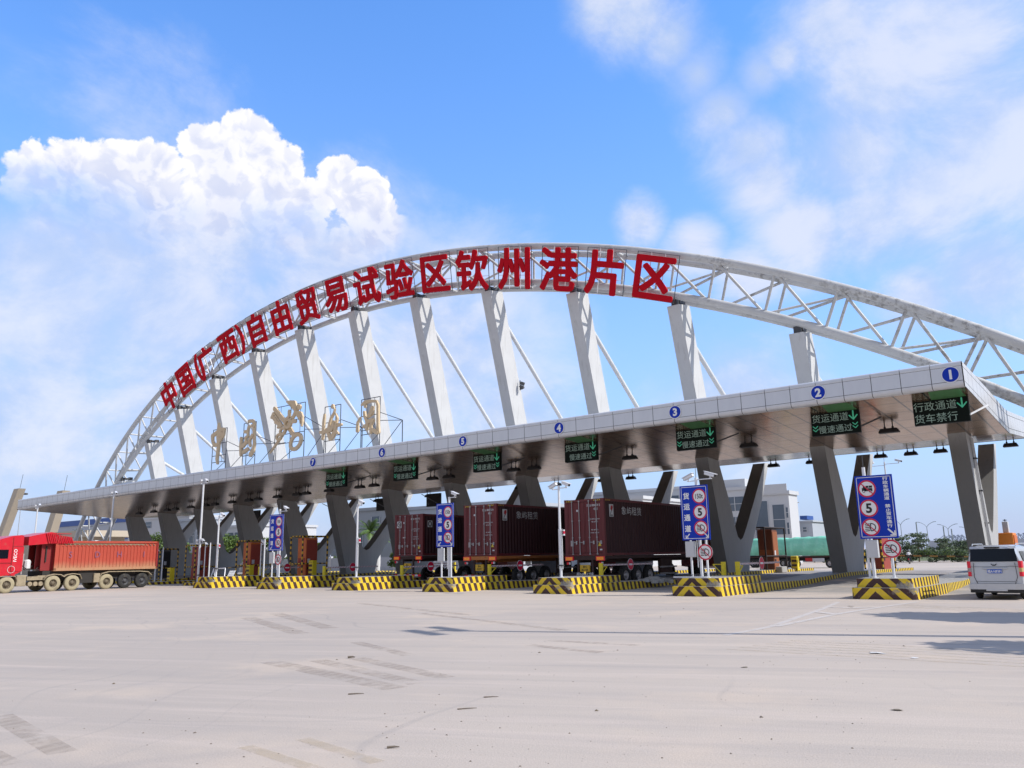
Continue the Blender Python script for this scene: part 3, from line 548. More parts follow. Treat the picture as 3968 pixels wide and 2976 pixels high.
# ---------------------------------------------------------------- canopy
XR, XL, PW = -5.9, -104.8, 1.2844
def zo(x): d = max(0, -6-x); return -(.00252*d + 4.6e-5*d*d)
can = thing('canopy', 'long white butterfly canopy with panelled fascia above the toll lanes', 'canopy', (0,0,0))
PROF_IN = [(40.45,8.87),(52.8,8.12),(61.3,8.72)]
n = 77; X = [XR - PW*i for i in range(n+1)]
def along(mb, prof, xs, m, smooth=False, gap=0):
    for a, b in zip(xs, xs[1:]):
        a2, b2 = a-gap, b+gap
        vs = [(a2, y, z+zo(a)) for y, z in prof] + [(b2, y, z+zo(b)) for y, z in prof]; k = len(prof)
        mb.add(vs, [[i, i+1, k+i+1, k+i] for i in range(k-1)], m, smooth)
mb = MB(); along(mb, [(61.25,8.71),(52.8,8.12),(40.45,8.865)], X[::7]+[X[-1]], SOFFIT); mb.build('soffit', can)
mb = MB(); cap = [(40.42,10.0),(40.32,10.03),(40.2,10.02),(40.13,9.96),(40.11,9.88),(40.13,9.80)]
along(mb, cap, X, FASCIA, True, .012); mb.build('fascia_cap', can)
mb = MB(); along(mb, [(40.14,9.79),(40.14,9.135)], X, FASCIA, False, .014); along(mb, [(40.14,9.115),(40.145,9.02),(40.17,8.95),(40.22,8.89),(40.30,8.865),(40.46,8.858)], X, FASCIA, True, .014)
mb.build('fascia_panels', can)
mb = MB(); along(mb, [(40.40,9.99),(40.17,9.90),(40.17,9.05),(40.25,8.92),(40.46,8.875)], X[::7]+[X[-1]], SEAM); mb.build('fascia_backing', can)
# side fascia at both ends
SB = [(40.15,8.86),(46.4,8.49),(52.8,8.12),(57,8.42),(61.6,8.74)]; ST = [(40.15,9.98),(46.4,9.74),(52.6,9.42),(57,9.72),(61.6,10.08)]
def lerp_y(P, y):
    for (a, za), (b, zb) in zip(P, P[1:]):
        if a <= y <= b+1e-6: return za+(zb-za)*(y-a)/(b-a)
    return P[-1][1]
for xe, sg in ((XR, 1), (XL, -1)):
    mb = MB(); yy = [40.15+i*1.07 for i in range(20)] + [61.6]; zf = zo(xe)
    for a, b in zip(yy, yy[1:]):
        a2, b2 = a+.012, b-.012
        for lo, hi in ((0, .2), (.22, .78), (.8, 1)):
            def P(y, k): zb, zt = lerp_y(SB, y), lerp_y(ST, y); return (xe+sg*.03, y, zb+(zt-zb)*k+zf)
            vs = [P(a2, lo), P(b2, lo), P(b2, hi), P(a2, hi)]; mb.add(vs, [[0,1,2,3] if sg > 0 else [3,2,1,0]], FASCIA)
    vs = [(xe+sg*.01, y, z+zf) for y, z in SB] + [(xe+sg*.01, y, z+zf) for y, z in ST]
    mb.add(vs, [[i, i+1, 6+i, 5+i] for i in range(4)], SEAM); mb.build('side_fascia', can)
mb = MB(); along(mb, [(61.6,8.72),(61.62,10.08),(61.4,10.1),(61.3,9.6),(52.8,8.95),(40.4,9.5),(40.38,9.99)], X[::7]+[X[-1]], CONC_W)
along(mb, [(61.6,8.72),(61.25,8.705)], X[::7]+[X[-1]], BLACKM); mb.build('roof_deck', can)
# round lane number plates
def ring_sign(mb, M, r, bgc, rim, text, tcol, tsize, off=.03, z=0):
    mb.M = M; mb.ring(0, r, bgc, 36, z, th=.02); mb.ring(r*.88, r, rim, 36, z+.004)
    if text: mb.text(text, tsize, tcol, 0, 0, z+.006, off=off)
    mb.M = None
LANEX = [-6.38] + [-12.22-7.72*k for k in range(6)]
for k, x in enumerate(LANEX):
    mb = MB(); M = face_front(x, 40.10, 9.44+zo(x)); mb.M = M; mb.ring(0, .37, WHITE, 36, 0, th=.03); mb.ring(0, .335, BLUE, 36, .004); mb.text(str(k+1), .56, WHITE, 0, 0, .008, off=.045); mb.M = None
    mb.build('number_plate', can)
# ---------------------------------------------------------------- pylons and arch
TH = .272; CX, CS, RB, RT = -55.5, -65.5, 90.95, 93.65
def arch(R, phi, Ya, dn=0):
    """point on the leaning arch plane; dn = offset in front of the plane"""
    X_ = CX+R*sin(phi); s_ = CS+R*cos(phi)
    return Vector((X_, Ya - s_*sin(TH) - dn*cos(TH), s_*cos(TH) - dn*sin(TH)))
def s_bottom(X_): q = RB*RB-(X_-CX)**2; return (CS+sqrt(q)) if q > 0 else 0
ords = ['first','second','third','fourth','fifth','sixth','seventh','eighth','ninth','tenth','eleventh','twelfth','thirteenth']
PX = [-16.0-7.75*(L_-1) for L_ in range(13)]
for k, x in enumerate(PX):
    ztop = max(9.2, s_bottom(x)*cos(TH)-.50)
    t = thing('support_pylon', 'forked concrete pylon, %s counting from the lane 1 end' % ords[k], 'pylon', (x, 53.5, 0), 0, 'concrete pylons carrying the arch and canopy')
    def fy(z): return -.28*(z-.4)
    g = gz(54)-.1
    mb = MB(); prof = [(0, g), (3.4, g), (3.9, 1.8), (6.7, 5.4), (8.9, 8.62), (8.0, 8.55), (5.3, 5.5), (3.5, 3.55), (2.75, 2.85), (2.35, 2.72), (1.95, 2.9), (1.6, 3.5), (1.15, 4.8), (fy(8)+1.62, 8), (fy(ztop)+1.55, ztop), (fy(ztop), ztop-.25)]
    hw = .46
    # outline is concave: split into front leg and back leg
    front = [(0, g), (1.7, g), (1.9, 2.9), (1.6, 3.5), (1.15, 4.8), (fy(8)+1.62, 8), (fy(ztop)+1.55, ztop), (fy(ztop), ztop-.25)]
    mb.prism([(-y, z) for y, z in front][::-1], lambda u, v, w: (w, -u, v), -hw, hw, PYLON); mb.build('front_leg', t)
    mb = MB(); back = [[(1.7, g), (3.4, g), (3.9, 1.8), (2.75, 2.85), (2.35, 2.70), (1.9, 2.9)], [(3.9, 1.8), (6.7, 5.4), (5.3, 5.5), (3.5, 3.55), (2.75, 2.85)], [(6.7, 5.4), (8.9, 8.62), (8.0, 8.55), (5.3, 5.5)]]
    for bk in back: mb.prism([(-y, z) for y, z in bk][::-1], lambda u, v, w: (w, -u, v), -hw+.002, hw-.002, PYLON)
    mb.build('back_leg', t)
    if ztop > 10.5:
        z1 = ztop-2.3 if ztop > 14 else ztop-1.2
        mb = MB(); mb.tube((.1, fy(z1)+1.5, z1), (.1, 8.6, 9.0+zo(x)), .17, WHITE_STEEL, 14); mb.build('stay_pipe', t)
        mb = MB(); mb.box(-.2, .2, .0+fy(ztop)+.15, fy(ztop)+.55, ztop-.26, ztop+.22, DARKG); mb.box(-.2, .2, fy(ztop)+1.1, fy(ztop)+1.5, ztop-.1, ztop+.3, DARKG)
        for q in range(4): mb.box(-.3+.17*q, -.24+.17*q, fy(ztop)+.5, fy(ztop)+1.1, ztop, ztop+.18, DARKG)
        mb.build('bearing', t)
    if k == 0:
        mb = MB()
        for dx, r in ((.53, .05), (.60, .035)): mb.tube((dx, .9, .3), (dx, fy(8)+1.0, 8.0), r, WHITE_STEEL, 8)
        for z in (1.6, 3.2, 5, 6.8): mb.box(.46, .66, .9-.28*z+.1, 1.15-.28*z+.1, z, z+.08, DARKG)
        mb.build('conduit', t)
ar = thing('truss_arch', 'huge white tubular steel truss arch leaning over the canopy', 'arch', (0,0,0))
PH0 = -atan2(63.2, 65.4); NB = 36; ph = [PH0*(1-2*i/NB) for i in range(NB+1)]
YF, YB = 53.9, 55.95
for R, Ya, r in ((RB, YF, .255), (RT, YF, .265), (RB, YB, .245), (RT, YB, .245)):
    mb = MB(); mb.sweep([arch(R, PH0*(1-2*i/144), Ya) for i in range(145)], r, CHORD, 16); mb.build('chord', ar)
for i in range(NB+1):
    for Ya in (YF, YB):
        mb = MB(); mb.tube(arch(RB, ph[i], Ya), arch(RT, ph[i], Ya), .095, CHORD, 8, caps=False); mb.build('web_post', ar)
        if i < NB:
            up = (i < NB//2)
            a, b = (RT, RB) if up == (Ya == YB) else (RB, RT)
            if Ya == YF: a, b = (RT, RB) if i >= NB//2 else (RB, RT)
            mb = MB(); mb.tube(arch(a, ph[i], Ya), arch(b, ph[i+1], Ya), .10, CHORD, 8, caps=False); mb.build('web_diagonal', ar)
    mb = MB(); mb.tube(arch(RB, ph[i], YF), arch(RB, ph[i], YB), .09, CHORD, 8, caps=False); mb.tube(arch(RT, ph[i], YF), arch(RT, ph[i], YB), .09, CHORD, 8, caps=False); mb.build('cross_tie', ar)
    if i < NB and i % 2 == 0:
        mb = MB(); mb.tube(arch(RB, ph[i], YF), arch(RT, ph[i+1], YB), .085, CHORD, 8, caps=False); mb.build('inner_brace', ar)
# ---------------------------------------------------------------- big red characters on the arch
RL = 91.98
LET = [('中',-19.3),('国',-16.85),('（',-15.0),('广',-13.9),('西',-11.13),('）',-9.65),('自',-7.88),('由',-5.33),('贸',-2.8),('易',-.25),('试',2.33),('验',4.82),('区',7.37),('钦',9.78),('州',12.31),('港',14.84),('片',17.23),('区',19.68)]
eng = ['like a box cut by a line','square framed','opening bracket','with one long sweeping side','box with inner hooks','closing bracket','tall ladder-like box','box with a cross inside','with splayed legs','sun over slanting strokes','with a hook at the side','with a peaked roof','angular, like a bracket holding a cross, mid-arch','with splayed running strokes','with three long uprights','with three dots beside it','with open stepped legs','largest and last in line']
for (chh, deg), e in zip(LET, eng):
    phi = radians(deg); c = arch(RL, phi, 53.9, .75); up = Vector((sin(phi), -cos(phi)*sin(TH), cos(phi)*cos(TH))); rt = Vector((cos(phi), sin(phi)*sin(TH), -sin(phi)*cos(TH)))
    t = thing('sign_character', 'red Chinese character %s mounted on the arch, %s' % (chh if chh not in '（）' else 'bracket', e), 'sign character', c, 0, 'red characters along the arch')
    M = frame((0,0,0), rt, up); par = chh in '（）'
    body = {'（': '(', '）': ')'}.get(chh, chh); S = 3.32 if not par else 3.25
    mb = MB(); mb.M = M; mb.text(body, S, RED, 0, 0, .06, ext=.13, off=.027 if not par else .018, sx=1.0)
    mb.build('letter_face', t)
    mb = MB(); mb.M = M; hw = 1.55 if not par else .5; zb = -.12
    for x in ([-hw, -hw/3, hw/3, hw] if not par else [-hw, hw]): mb.box(x-.022, x+.022, -1.55, 1.68, zb-.02, zb+.02, STEELD if x in (-hw, hw) else GALV)
    for y in (-1.5, -.5, .6, 1.66): mb.box(-hw, hw, y-.02, y+.02, zb-.025, zb+.015, STEELD if y in (-1.5, 1.66) else GALV)
    for x in (-hw, hw):
        for y in (-1.3, 1.3): mb.tube((x, y, zb), (x*.9, y*.9, -.62), .02, STEELD, 6)
    mb.build('support_frame', t)
# ---------------------------------------------------------------- calligraphy and customs emblem on the roof
INFO = dict(zhong=('cream calligraphy character like a box with a long tail, on roof frame', -66.46, -64.3, 13.54, 10.55), guo=('cream calligraphy character with two tall curved sides, on roof frame', -61.75, -59.95, 13.6, 10.75),
    emblem=('cream emblem of crossed key and winged staff on the roof', -57.25, -53.35, 14.45, 11.3), hai=('cream calligraphy character with long thin loops, on roof frame', -50.85, -48.95, 13.7, 10.95), guan=('cream calligraphy character with arched top beside the number 6 plate', -46.55, -44.5, 13.72, 11.0))
for key, (lab, x0, x1, zt, zb) in INFO.items():
    t = thing('emblem_sign' if key == 'emblem' else 'rooftop_character', lab, 'emblem' if key == 'emblem' else 'sign character', ((x0+x1)/2, 41.0, 0), 0, 'cream signs standing on the roof edge')
    cx = (x0+x1)/2
    mb = MB(); mb.M = face_front(-cx, 0, 0)
    for k_, s_ in enumerate(STROKES[key]): mb.stroke([(p_[0], p_[1], p_[2]*1.32) for p_ in s_], GOLD, .06+.009*k_, .16)
    mb.build('letter_face', t)
    mb = MB(); r = .035; y = .15; zr = 9.75+zo(cx)
    for x in ([x0, x1] if key != 'emblem' else [x0, cx+.1, x1]): mb.tube((x-cx, y, zr), (x-cx, y, zt), r, STEELD, 6)
    for z in (zt, zt-1.3, zt-2.4, zb): mb.tube((x0-cx, y, z), (x1-cx, y, z), r*.9, STEELD, 6)
    for x in (x0+.7, x1-.6): mb.tube((x-cx, y, zb), (x-cx, y, zt), r*.6, STEELD, 6)
    xb = x1+.9-cx; mb.tube((xb, 1.6, zr-.3), (xb, 1.6, zb+1.0), r, STEELD, 6); mb.tube((xb, 1.6, zb+1.0), (x1-cx, y, zt-1.2), r*.8, STEELD, 6); mb.tube((xb, 1.6, zb+1.0), (x1-cx, y, zb+.9), r*.8, STEELD, 6)
    mb.tube((xb, 1.6, zb+1.0), (x1-cx, y, zr), r*.8, STEELD, 6); mb.tube((xb, 1.6, zb+.95), (xb+(1.3 if key != 'guan' else .01), 1.6, zb+.95), r*.8, STEELD, 6)
    mb.tube((x1-cx, y, zb), (x0-cx, y, zr+.05), r*.7, STEELD, 6)
    mb.build('support_frame', t)
# ---------------------------------------------------------------- LED displays above the lanes
LEDBG = mat('led_panel_black', (.008,.012,.010), .7, 0, .05, 3, spec=.1); LEDW = mat('led_lit_white', (.24,.33,.28), .5, 0, 0, emit=.12); LEDG = mat('led_lit_green', (.08,.55,.32), .5, 0, 0, emit=.12)
GREENF = mat('green_reflection_paint', (.10,.26,.10), .4, .2, .25, 2.5)
def down_arrow(mb, x, y, s, m):
    mb.stroke([(x, y+.5*s), (x, y-.3*s)], m, 0, 0, .16*s); mb.stroke([(x-.42*s, y+.02*s), (x, y-.45*s), (x+.42*s, y+.02*s)], m, .002, 0, .13*s)
def chevrons(mb, x, y, s, m):
    for d in (0, .32*s): mb.stroke([(x-.24*s, y+.22*s-d), (x, y-d), (x+.24*s, y+.22*s-d)], m, 0, 0, .075*s)
LEDC = [-7.34, -12.2, -19.88, -27.6, -35.2, -43.0, -50.7]
for k, x in enumerate(LEDC):
    z = zo(x)
    if k == 0: lab = 'black LED lane display whose second line bans trucks, at the canopy corner'
    else: lab = 'black LED lane display under the number %d plate, slow-down message with chevrons' % (k+1)
    t = thing('lane_display', lab, 'LED display', (x, 42.3, z), 0, 'LED displays hanging above the lanes')
    mb = MB(); mb.box(-1.18, 1.18, 0, .16, 7.62, 8.79, LEDBG); mb.box(-1.2, 1.2, .16, .2, 7.6, 8.81, DARKG); mb.build('cabinet', t)
    mb = MB(); mb.M = face_front(0, -.012, 8.2)
    if k == 0:
        mb.text('行政通道', .47, LEDW, -.22, .27, 0, off=0); down_arrow(mb, .93, .27, .45, LEDG); mb.text('货车禁行', .47, LEDW, -.22, -.3, 0, off=0)
    else:
        mb.text('货运通道', .46, LEDW, -.22, .28, 0, off=0); down_arrow(mb, .92, .28, .45, LEDG)
        mb.text('慢速通过', .42, LEDW, 0, -.3, 0, off=0); chevrons(mb, -.98, -.2, .5, LEDG if k != 3 else LEDBG); chevrons(mb, .98, -.2, .5, LEDG)
    mb.build('lit_text', t)
    for dx in (-.8, 0, .8): mb = MB(); mb.tube((dx, .1, 8.75), (dx, .1, 8.83), .03, DARKG, 6); mb.build('hanger', t)
    mb = MB(); mb.bar((1.15, .15, 7.9), (1.7, 2.1, 8.55), .07, .07, DARKG if k else WHITE_STEEL); mb.build('brace', t)
    mb = MB(); mb.bar((-1.0, .15, 7.9), (-.6, 2.1, 8.55), .05, .05, DARKG); mb.build('brace', t)
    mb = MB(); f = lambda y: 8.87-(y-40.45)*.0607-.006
    mb.add([(-1.15,-1.75,f(40.55)),(1.15,-1.75,f(40.55)),(1.15,-.02,f(42.28)),(-1.15,-.02,f(42.28))], [[3,2,1,0]], GREENF); mb.build('painted_reflection', t)  # green sheet painted as the display's reflection in the soffit
for k, x in enumerate([-57.2, -64.6, -72.2, -79.8, -87.3]):
    t = thing('lane_display', 'dark back of an exit display hung at the canopy rear, %s from lane 7' % ords[k], 'LED display', (x, 60.3, zo(x)), 0, 'dark exit displays at the canopy rear')
    mb = MB(); mb.box(-.95, .95, 0, .2, 7.15, 8.45, BLACKM); mb.build('cabinet', t); mb = MB(); mb.bar((-.9, -.02, 8.3), (.9, -1.6, 7.2), .05, .05, DARKG); mb.build('brace', t); mb = MB(); mb.bar((.9, -.02, 7.3), (.9, -2.6, 8.2), .05, .05, DARKG); mb.build('brace', t)
# ---------------------------------------------------------------- floodlights under the soffit
def floodlight(x, y, zs, lab, grp='floodlights under the canopy', w=.50):
    t = thing('floodlight', lab, 'floodlight', (x, y, zs), 0, grp)
    mb = MB(); mb.loft([[(a*sx*w, b*.2*sx, zz_) for a, b in ((-1,-1),(1,-1),(1,1),(-1,1))] for sx, zz_ in ((1,-.50),(1,-.42),(.8,-.26),(.6,-.26))], BLACKM, False); mb.build('housing', t)
    for dx in (-.2, .2): mb = MB(); mb.tube((dx, 0, -.30), (dx, 0, 0), .03, BLACKM, 6); mb.box(dx-.05, dx+.05, -.05, .05, -.26, -.16, BLACKM); mb.build('hanger', t)
    return t
FL = [-10.7,-18.55,-26.65,-34.45,-36.3,-42.65,-44.4,-51.35,-53.2,-57.4,-60.7,-62.1,-65.2,-68.4,-70.0,-73.0,-76.2,-78,-81,-84.2,-86,-89,-92.5]
for i, x in enumerate(FL):
    y = 46.7+max(0, (-x-44)*.035); zs = 8.87-(y-40.45)*.0607+zo(x)
    floodlight(x, y, zs, 'black floodlight under the soffit, number %d of the front row from lane 1' % (i+1))
for i, x in enumerate([-6.8,-10.9,-12.75,-14.72,-19.5,-22.4,-27.2,-34.8,-37.6,-42.5,-46.8,-50.4,-58.5,-66.2]):
    floodlight(x, 61.0, 8.70+zo(x), 'black floodlight along the rear edge of the canopy, number %d from lane 1' % (i+1), 'floodlights along the rear canopy edge', .42)
# ---------------------------------------------------------------- lane signs
def no_headlight(mb, x, y, r, z):
    M0 = mb.M; mb.ring(0, r, WHITE, 32, z, x, y); mb.ring(r*.82, r, SIGNRED, 32, z+.003, x, y)
    P = [(x+.02*r, y+.42*r)]+[(x+.02*r+.5*r*cos(a)*1.0+.0*r, y+.42*r*sin(a)) for a in [pi/2-pi*i/10 for i in range(11)]]+[(x+.02*r, y-.42*r), (x-.08*r, y), (x+.02*r, y+.42*r)]
    mb.stroke(P, BLK, z+.006, 0, .10*r)
    for i in range(5): yy_ = y+.38*r-.19*r*i; mb.stroke([(x-.60*r, yy_-.04*r), (x-.14*r, yy_)], BLK, z+.006, 0, .085*r)
    mb.stroke([(x-.6*r, y+.6*r), (x+.6*r, y-.6*r)], SIGNRED, z+.012, 0, .10*r)
def circ_text(mb, x, y, r, s, sz, z, sx=1):
    mb.ring(0, r, WHITE, 32, z, x, y); mb.ring(r*.82, r, SIGNRED, 32, z+.003, x, y); mb.text(s, sz, BLK, x, y, z+.006, off=.035 if len(s) == 1 else .015, sx=sx)
def no_truck(mb, x, y, r, z):
    mb.ring(0, r, WHITE, 32, z, x, y); mb.ring(r*.82, r, SIGNRED, 32, z+.003, x, y); k = r
    def q(x0, x1, y0, y1, m, zz_): mb.add([(x+x0*k,y+y0*k,zz_),(x+x1*k,y+y0*k,zz_),(x+x1*k,y+y1*k,zz_),(x+x0*k,y+y1*k,zz_)], [[0,1,2,3]], m)
    q(-.28, .6, -.28, .05, BLK, z+.006); q(-.1, .6, .1, .34, BLK, z+.006); q(-.55, -.12, -.28, .1, BLK, z+.006); q(-.42, -.2, .08, .3, BLK, z+.006); q(.2, .24, .1, .34, WHITE, z+.008)
    for cx_ in (-.36, .34): mb.ring(0, .14*k, BLK, 16, z+.009, x+cx_*k, y-.3*k); mb.ring(0, .09*k, WHITE, 16, z+.011, x+cx_*k, y-.3*k)
    mb.stroke([(x-.6*r, y+.6*r), (x+.6*r, y-.6*r)], SIGNRED, z+.014, 0, .11*r)
def arrow_dr(mb, x, y, s, dx, m, z):
    mb.stroke([(x-dx*.35*s, y+.35*s), (x+dx*.22*s, y-.22*s)], m, z, 0, .2*s); mb.stroke([(x-dx*.12*s, y-.36*s), (x+dx*.36*s, y-.36*s), (x+dx*.36*s, y+.12*s)], m, z+.002, 0, .16*s)
def camera_head(mb, x, y, z, ang, L=.55, tilt=-.3):
    M0 = mb.M; R_ = Matrix.Rotation(ang, 4, 'Z') @ Matrix.Rotation(-tilt, 4, 'Y')
    mb.M = T(x, y, z) @ R_; mb.box(-L*.55, L*.5, -.075, .075, -.06, .075, GALV, .02); mb.box(-L*.6, L*.62, -.095, .095, .08, .10, GALV); mb.box(L*.5, L*.52, -.06, .06, -.05, .06, BLACKM); mb.M = T(x, y, z); mb.tube((0, 0, -.06), (0, 0, -.16), .03, GALV, 6); mb.box(-.06, .06, -.05, .05, -.2, -.15, GALV); mb.M = M0
Z0 = .76
def sign_post(i, typ, px, pz, poles, rsign, box, cams, lab):
    """px = panel x range, pz = panel z range"""
    cx = (px[0]+px[1])/2; t = thing('lane_sign', lab, 'road sign', (cx, 34.55, 0), 0, 'tall blue lane signs on the islands')
    W = px[1]-px[0]; H = pz[1]-pz[0]; zc = (pz[0]+pz[1])/2
    mb = MB(); mb.box(-W/2, W/2, -.03, .01, pz[0], pz[1], BLUE); mb.box(-W/2+.01, W/2-.01, .012, .03, pz[0]+.01, pz[1]-.01, GREYP); mb.M = face_front(0, -.032, zc)
    b = .06; e = .022
    for x0, x1, y0, y1 in ((-W/2+b, W/2-b, H/2-b-e, H/2-b), (-W/2+b, W/2-b, -H/2+b, -H/2+b+e), (-W/2+b, -W/2+b+e, -H/2+b, H/2-b), (W/2-b-e, W/2-b, -H/2+b, H/2-b)): mb.add([(x0,y0,0),(x1,y0,0),(x1,y1,0),(x0,y1,0)], [[0,1,2,3]], WHITE)
    if typ == 'A':
        xr = W*.19; r = W*.245; r = min(r, .335)
        circ_text(mb, xr, H*.295, r, '150t', .30, .002, .74); circ_text(mb, xr, 0.01, r, '5', .46, .002); no_headlight(mb, xr, -H*.285, r, .002)
        for k, chh in enumerate('货运通道'): mb.text(chh, .31, WHITE, -W*.28, H*.31-k*H*.2, .002, off=.035)
        arrow_dr(mb, -W*.30, -H*.425, .24, -1, WHITE, .002); arrow_dr(mb, W*.38, -H*.42, .24, 1, WHITE, .02)
    else:
        xr = -W*.19; r = .345
        no_truck(mb, xr, H*.29, r, .002); circ_text(mb, xr, -.02*H, r, '5', .50, .002); no_headlight(mb, xr, -H*.32, r, .002)
        for k, chh in enumerate('行政车辆通道 禁止货车通行'):
            if chh != ' ': mb.text(chh, .142, WHITE, W*.31, H*.435-k*H*.0615, .002, off=.03, sx=1.4)
        arrow_dr(mb, W*.34, -H*.405, .32, 1, WHITE, .002)
    mb.M = None; mb.build('sign_panel', t)
    for k, xp in enumerate(poles):
        mb = MB(); r = .05 if k != 1 else .065; mb.tube((xp-cx, .1, Z0), (xp-cx, .1, pz[0]+.3 if (k != 1) else pz[1]+.35), r, GALV, 10); mb.tube((xp-cx, .1, Z0), (xp-cx, .1, Z0+.015), r*2.2, GALV, 10)
        if k == 1: mb.tube((xp-cx, .1, pz[1]+.35), (xp-cx, .1, pz[1]+.8), .012, STEELD, 6); mb.tube((xp-cx-.16, .12, 1.2), (xp-cx-.16, .12, 2.6), .02, GALV, 6)
        mb.build('pole', t)
    if rsign:
        mb = MB(); mb.M = face_front(rsign[0]-cx, -.02, rsign[1]); mb.ring(0, .355, GREYP, 32, -.006, th=.012); no_headlight(mb, 0, 0, .35, .0); mb.M = None; mb.build('round_sign', t)
    mb = MB(); mb.box(box[0]-cx, box[1]-cx, -.02, .16, box[2], box[3], GREYP, .015); mb.box(box[0]-cx+.04, box[1]-cx-.04, -.026, -.02, box[2]+.04, box[3]-.04, GREYP); mb.build('junction_box', t)
    for (xc, zc_, ang) in cams:
        mb = MB(); mb.tube((poles[1]-cx, .1, zc_-.18), (xc-cx, .1, zc_-.18), .025, GALV, 6); camera_head(mb, xc-cx, .1, zc_, ang); mb.build('camera', t)
    return t
sign_post(0, 'B', (-9.42,-8.0), (2.27,4.75), (-9.24,-9.07,-8.35), (-8.31,1.87), (-9.25,-8.81,1.53,2.22), [], 'tall blue sign banning trucks, with vertical white text and one corner arrow')
sign_post(1, 'A', (-17.16,-15.80), (2.41,4.86), (-16.84,-16.38,-16.08), (-16.10,1.87), (-17.06,-16.62,1.66,2.36), [(-16.75,5.25,pi*.9),(-15.68,5.30,-.25)], 'tall blue 150t sign with round sign below, beside the open lane')
sign_post(3, 'A', (-32.50,-31.20), (2.41,4.86), (-32.2,-31.62,-31.48), None, (-32.42,-32.0,1.62,2.36), [(-31.2,5.35,-.25)], 'tall blue 150t sign without round sign, between two red containers')
sign_post(5, 'A', (-48.2,-46.68), (2.5,4.93), (-47.9,-47.25,-47.1), (-47.1,1.9), (-48.1,-47.7,1.65,2.4), [(-46.6,5.3,-.25)], 'tall blue 150t sign with round sign below, before the orange kiosks')
def cam_pole(x, y, z0, h, cams, lab, r=.07, strobe=None, grp='camera poles on the islands', rod=True):
    t = thing('camera_pole', lab, 'camera pole', (x, y, 0), 0, grp)
    mb = MB(); mb.tube((0,0,z0), (0,0,h), r, GALV, 12, r*.8); mb.tube((0,0,z0), (0,0,z0+.02), r*2.3, GALV, 10)
    if rod: mb.tube((0,0,h), (0,0,h+.55), .012, STEELD, 6)
    if r > .06: mb.tube((.12, 0, z0+.4), (.12, 0, z0+2.4), .02, GALV, 6); mb.tube((-.1, .03, z0+.4), (-.1, .03, z0+2.4), .022, GALV, 6); mb.box(-.13, .14, -.1, .1, z0+.55, z0+.62, DARKG)
    mb.build('pole', t)
    for (dx, z, ang) in cams:
        mb = MB(); mb.tube((0,0,z-.18), (dx,0,z-.18), .025, GALV, 6); camera_head(mb, dx, 0, z, ang); mb.build('camera', t)
    if strobe: mb = MB(); mb.tube((0,0,strobe-.06), (.22,0,strobe-.06), .02, GALV, 6); mb.tube((.24,0,strobe-.08), (.24,0,strobe), .06, GALV, 10); mb.tube((.24,0,strobe), (.24,0,strobe+.14), .06, SIGNRED, 10); mb.tube((.24,0,strobe+.14), (.24,0,strobe+.22), .05, WHITE, 10); mb.build('warning_light', t)
    return t
cam_pole(-24.02, 34.65, Z0, 5.35, [(.45,5.4,-.3),(-.35,5.35,pi*.9)], 'white camera pole with red strobe between two red containers', strobe=2.9)
cam_pole(-39.35, 34.65, Z0, 5.2, [(.35,5.3,-.25)], 'white camera pole with red strobe before the smallest red container', strobe=2.9)
cam_pole(-54.7, 34.75, Z0, 5.15, [(.45,5.2,-.2)], 'white camera pole behind the white steel gate', strobe=2.9)
cam_pole(-61.4, 37.4, .22, 8.1, [(-.35,8.3,pi*.85),(.4,8.35,-.3),(-.45,3.45,pi*.85),(.4,3.5,-.3)], 'tallest white camera pole, two pairs of cameras, beside the dump truck tail', r=.09)
cam_pole(-78.6, 38.5, .22, 8.3, [(-.4,8.4,pi*.85),(.4,8.45,-.3)], 'tall white camera pole rising behind the orange dump bed', r=.09)
cam_pole(-93.5, 37.8, 0, 7.9, [(-.45,7.9,pi*.85),(.45,8.0,-.3),(-.3,2.6,pi*.85),(.3,2.7,-.3)], 'tall white camera pole behind the gap between cab and dump bed', r=.09)
cam_pole(-16.5, 69.3, .3, 8.7, [(-1.05,8.6,pi*.9),(1.05,8.7,-.4)], 'thin distant camera mast with a T arm above the truck-ban sign', r=.07)
cam_pole(-69.1, 38.6, .2, 3.15, [], 'plain thin white post at the dump truck tail', r=.055, rod=False)
cam_pole(-70.2, 38.6, .2, 2.7, [(.15,2.85,-.2)], 'short grey camera post right at the dump truck tail', r=.05, rod=False)
cam_pole(-60.9, 37.6, .2, 3.1, [(.1,3.2,-.4)], 'short camera post in front of the dark red kiosk', r=.05, rod=False)
cam_pole(-57.0, 35.6, 0, 3.25, [], 'plain white post behind the white steel gate', r=.055, rod=False)
cam_pole(-48.75, 34.6, 0, 3.3, [], 'plain white post left of the 150t sign with orange kiosks', r=.055, rod=False)
cam_pole(-54.4, 38.3, Z0, 3.2, [(.25,3.25,-.2)], 'short camera post before the first orange kiosk frame', r=.045, rod=False)
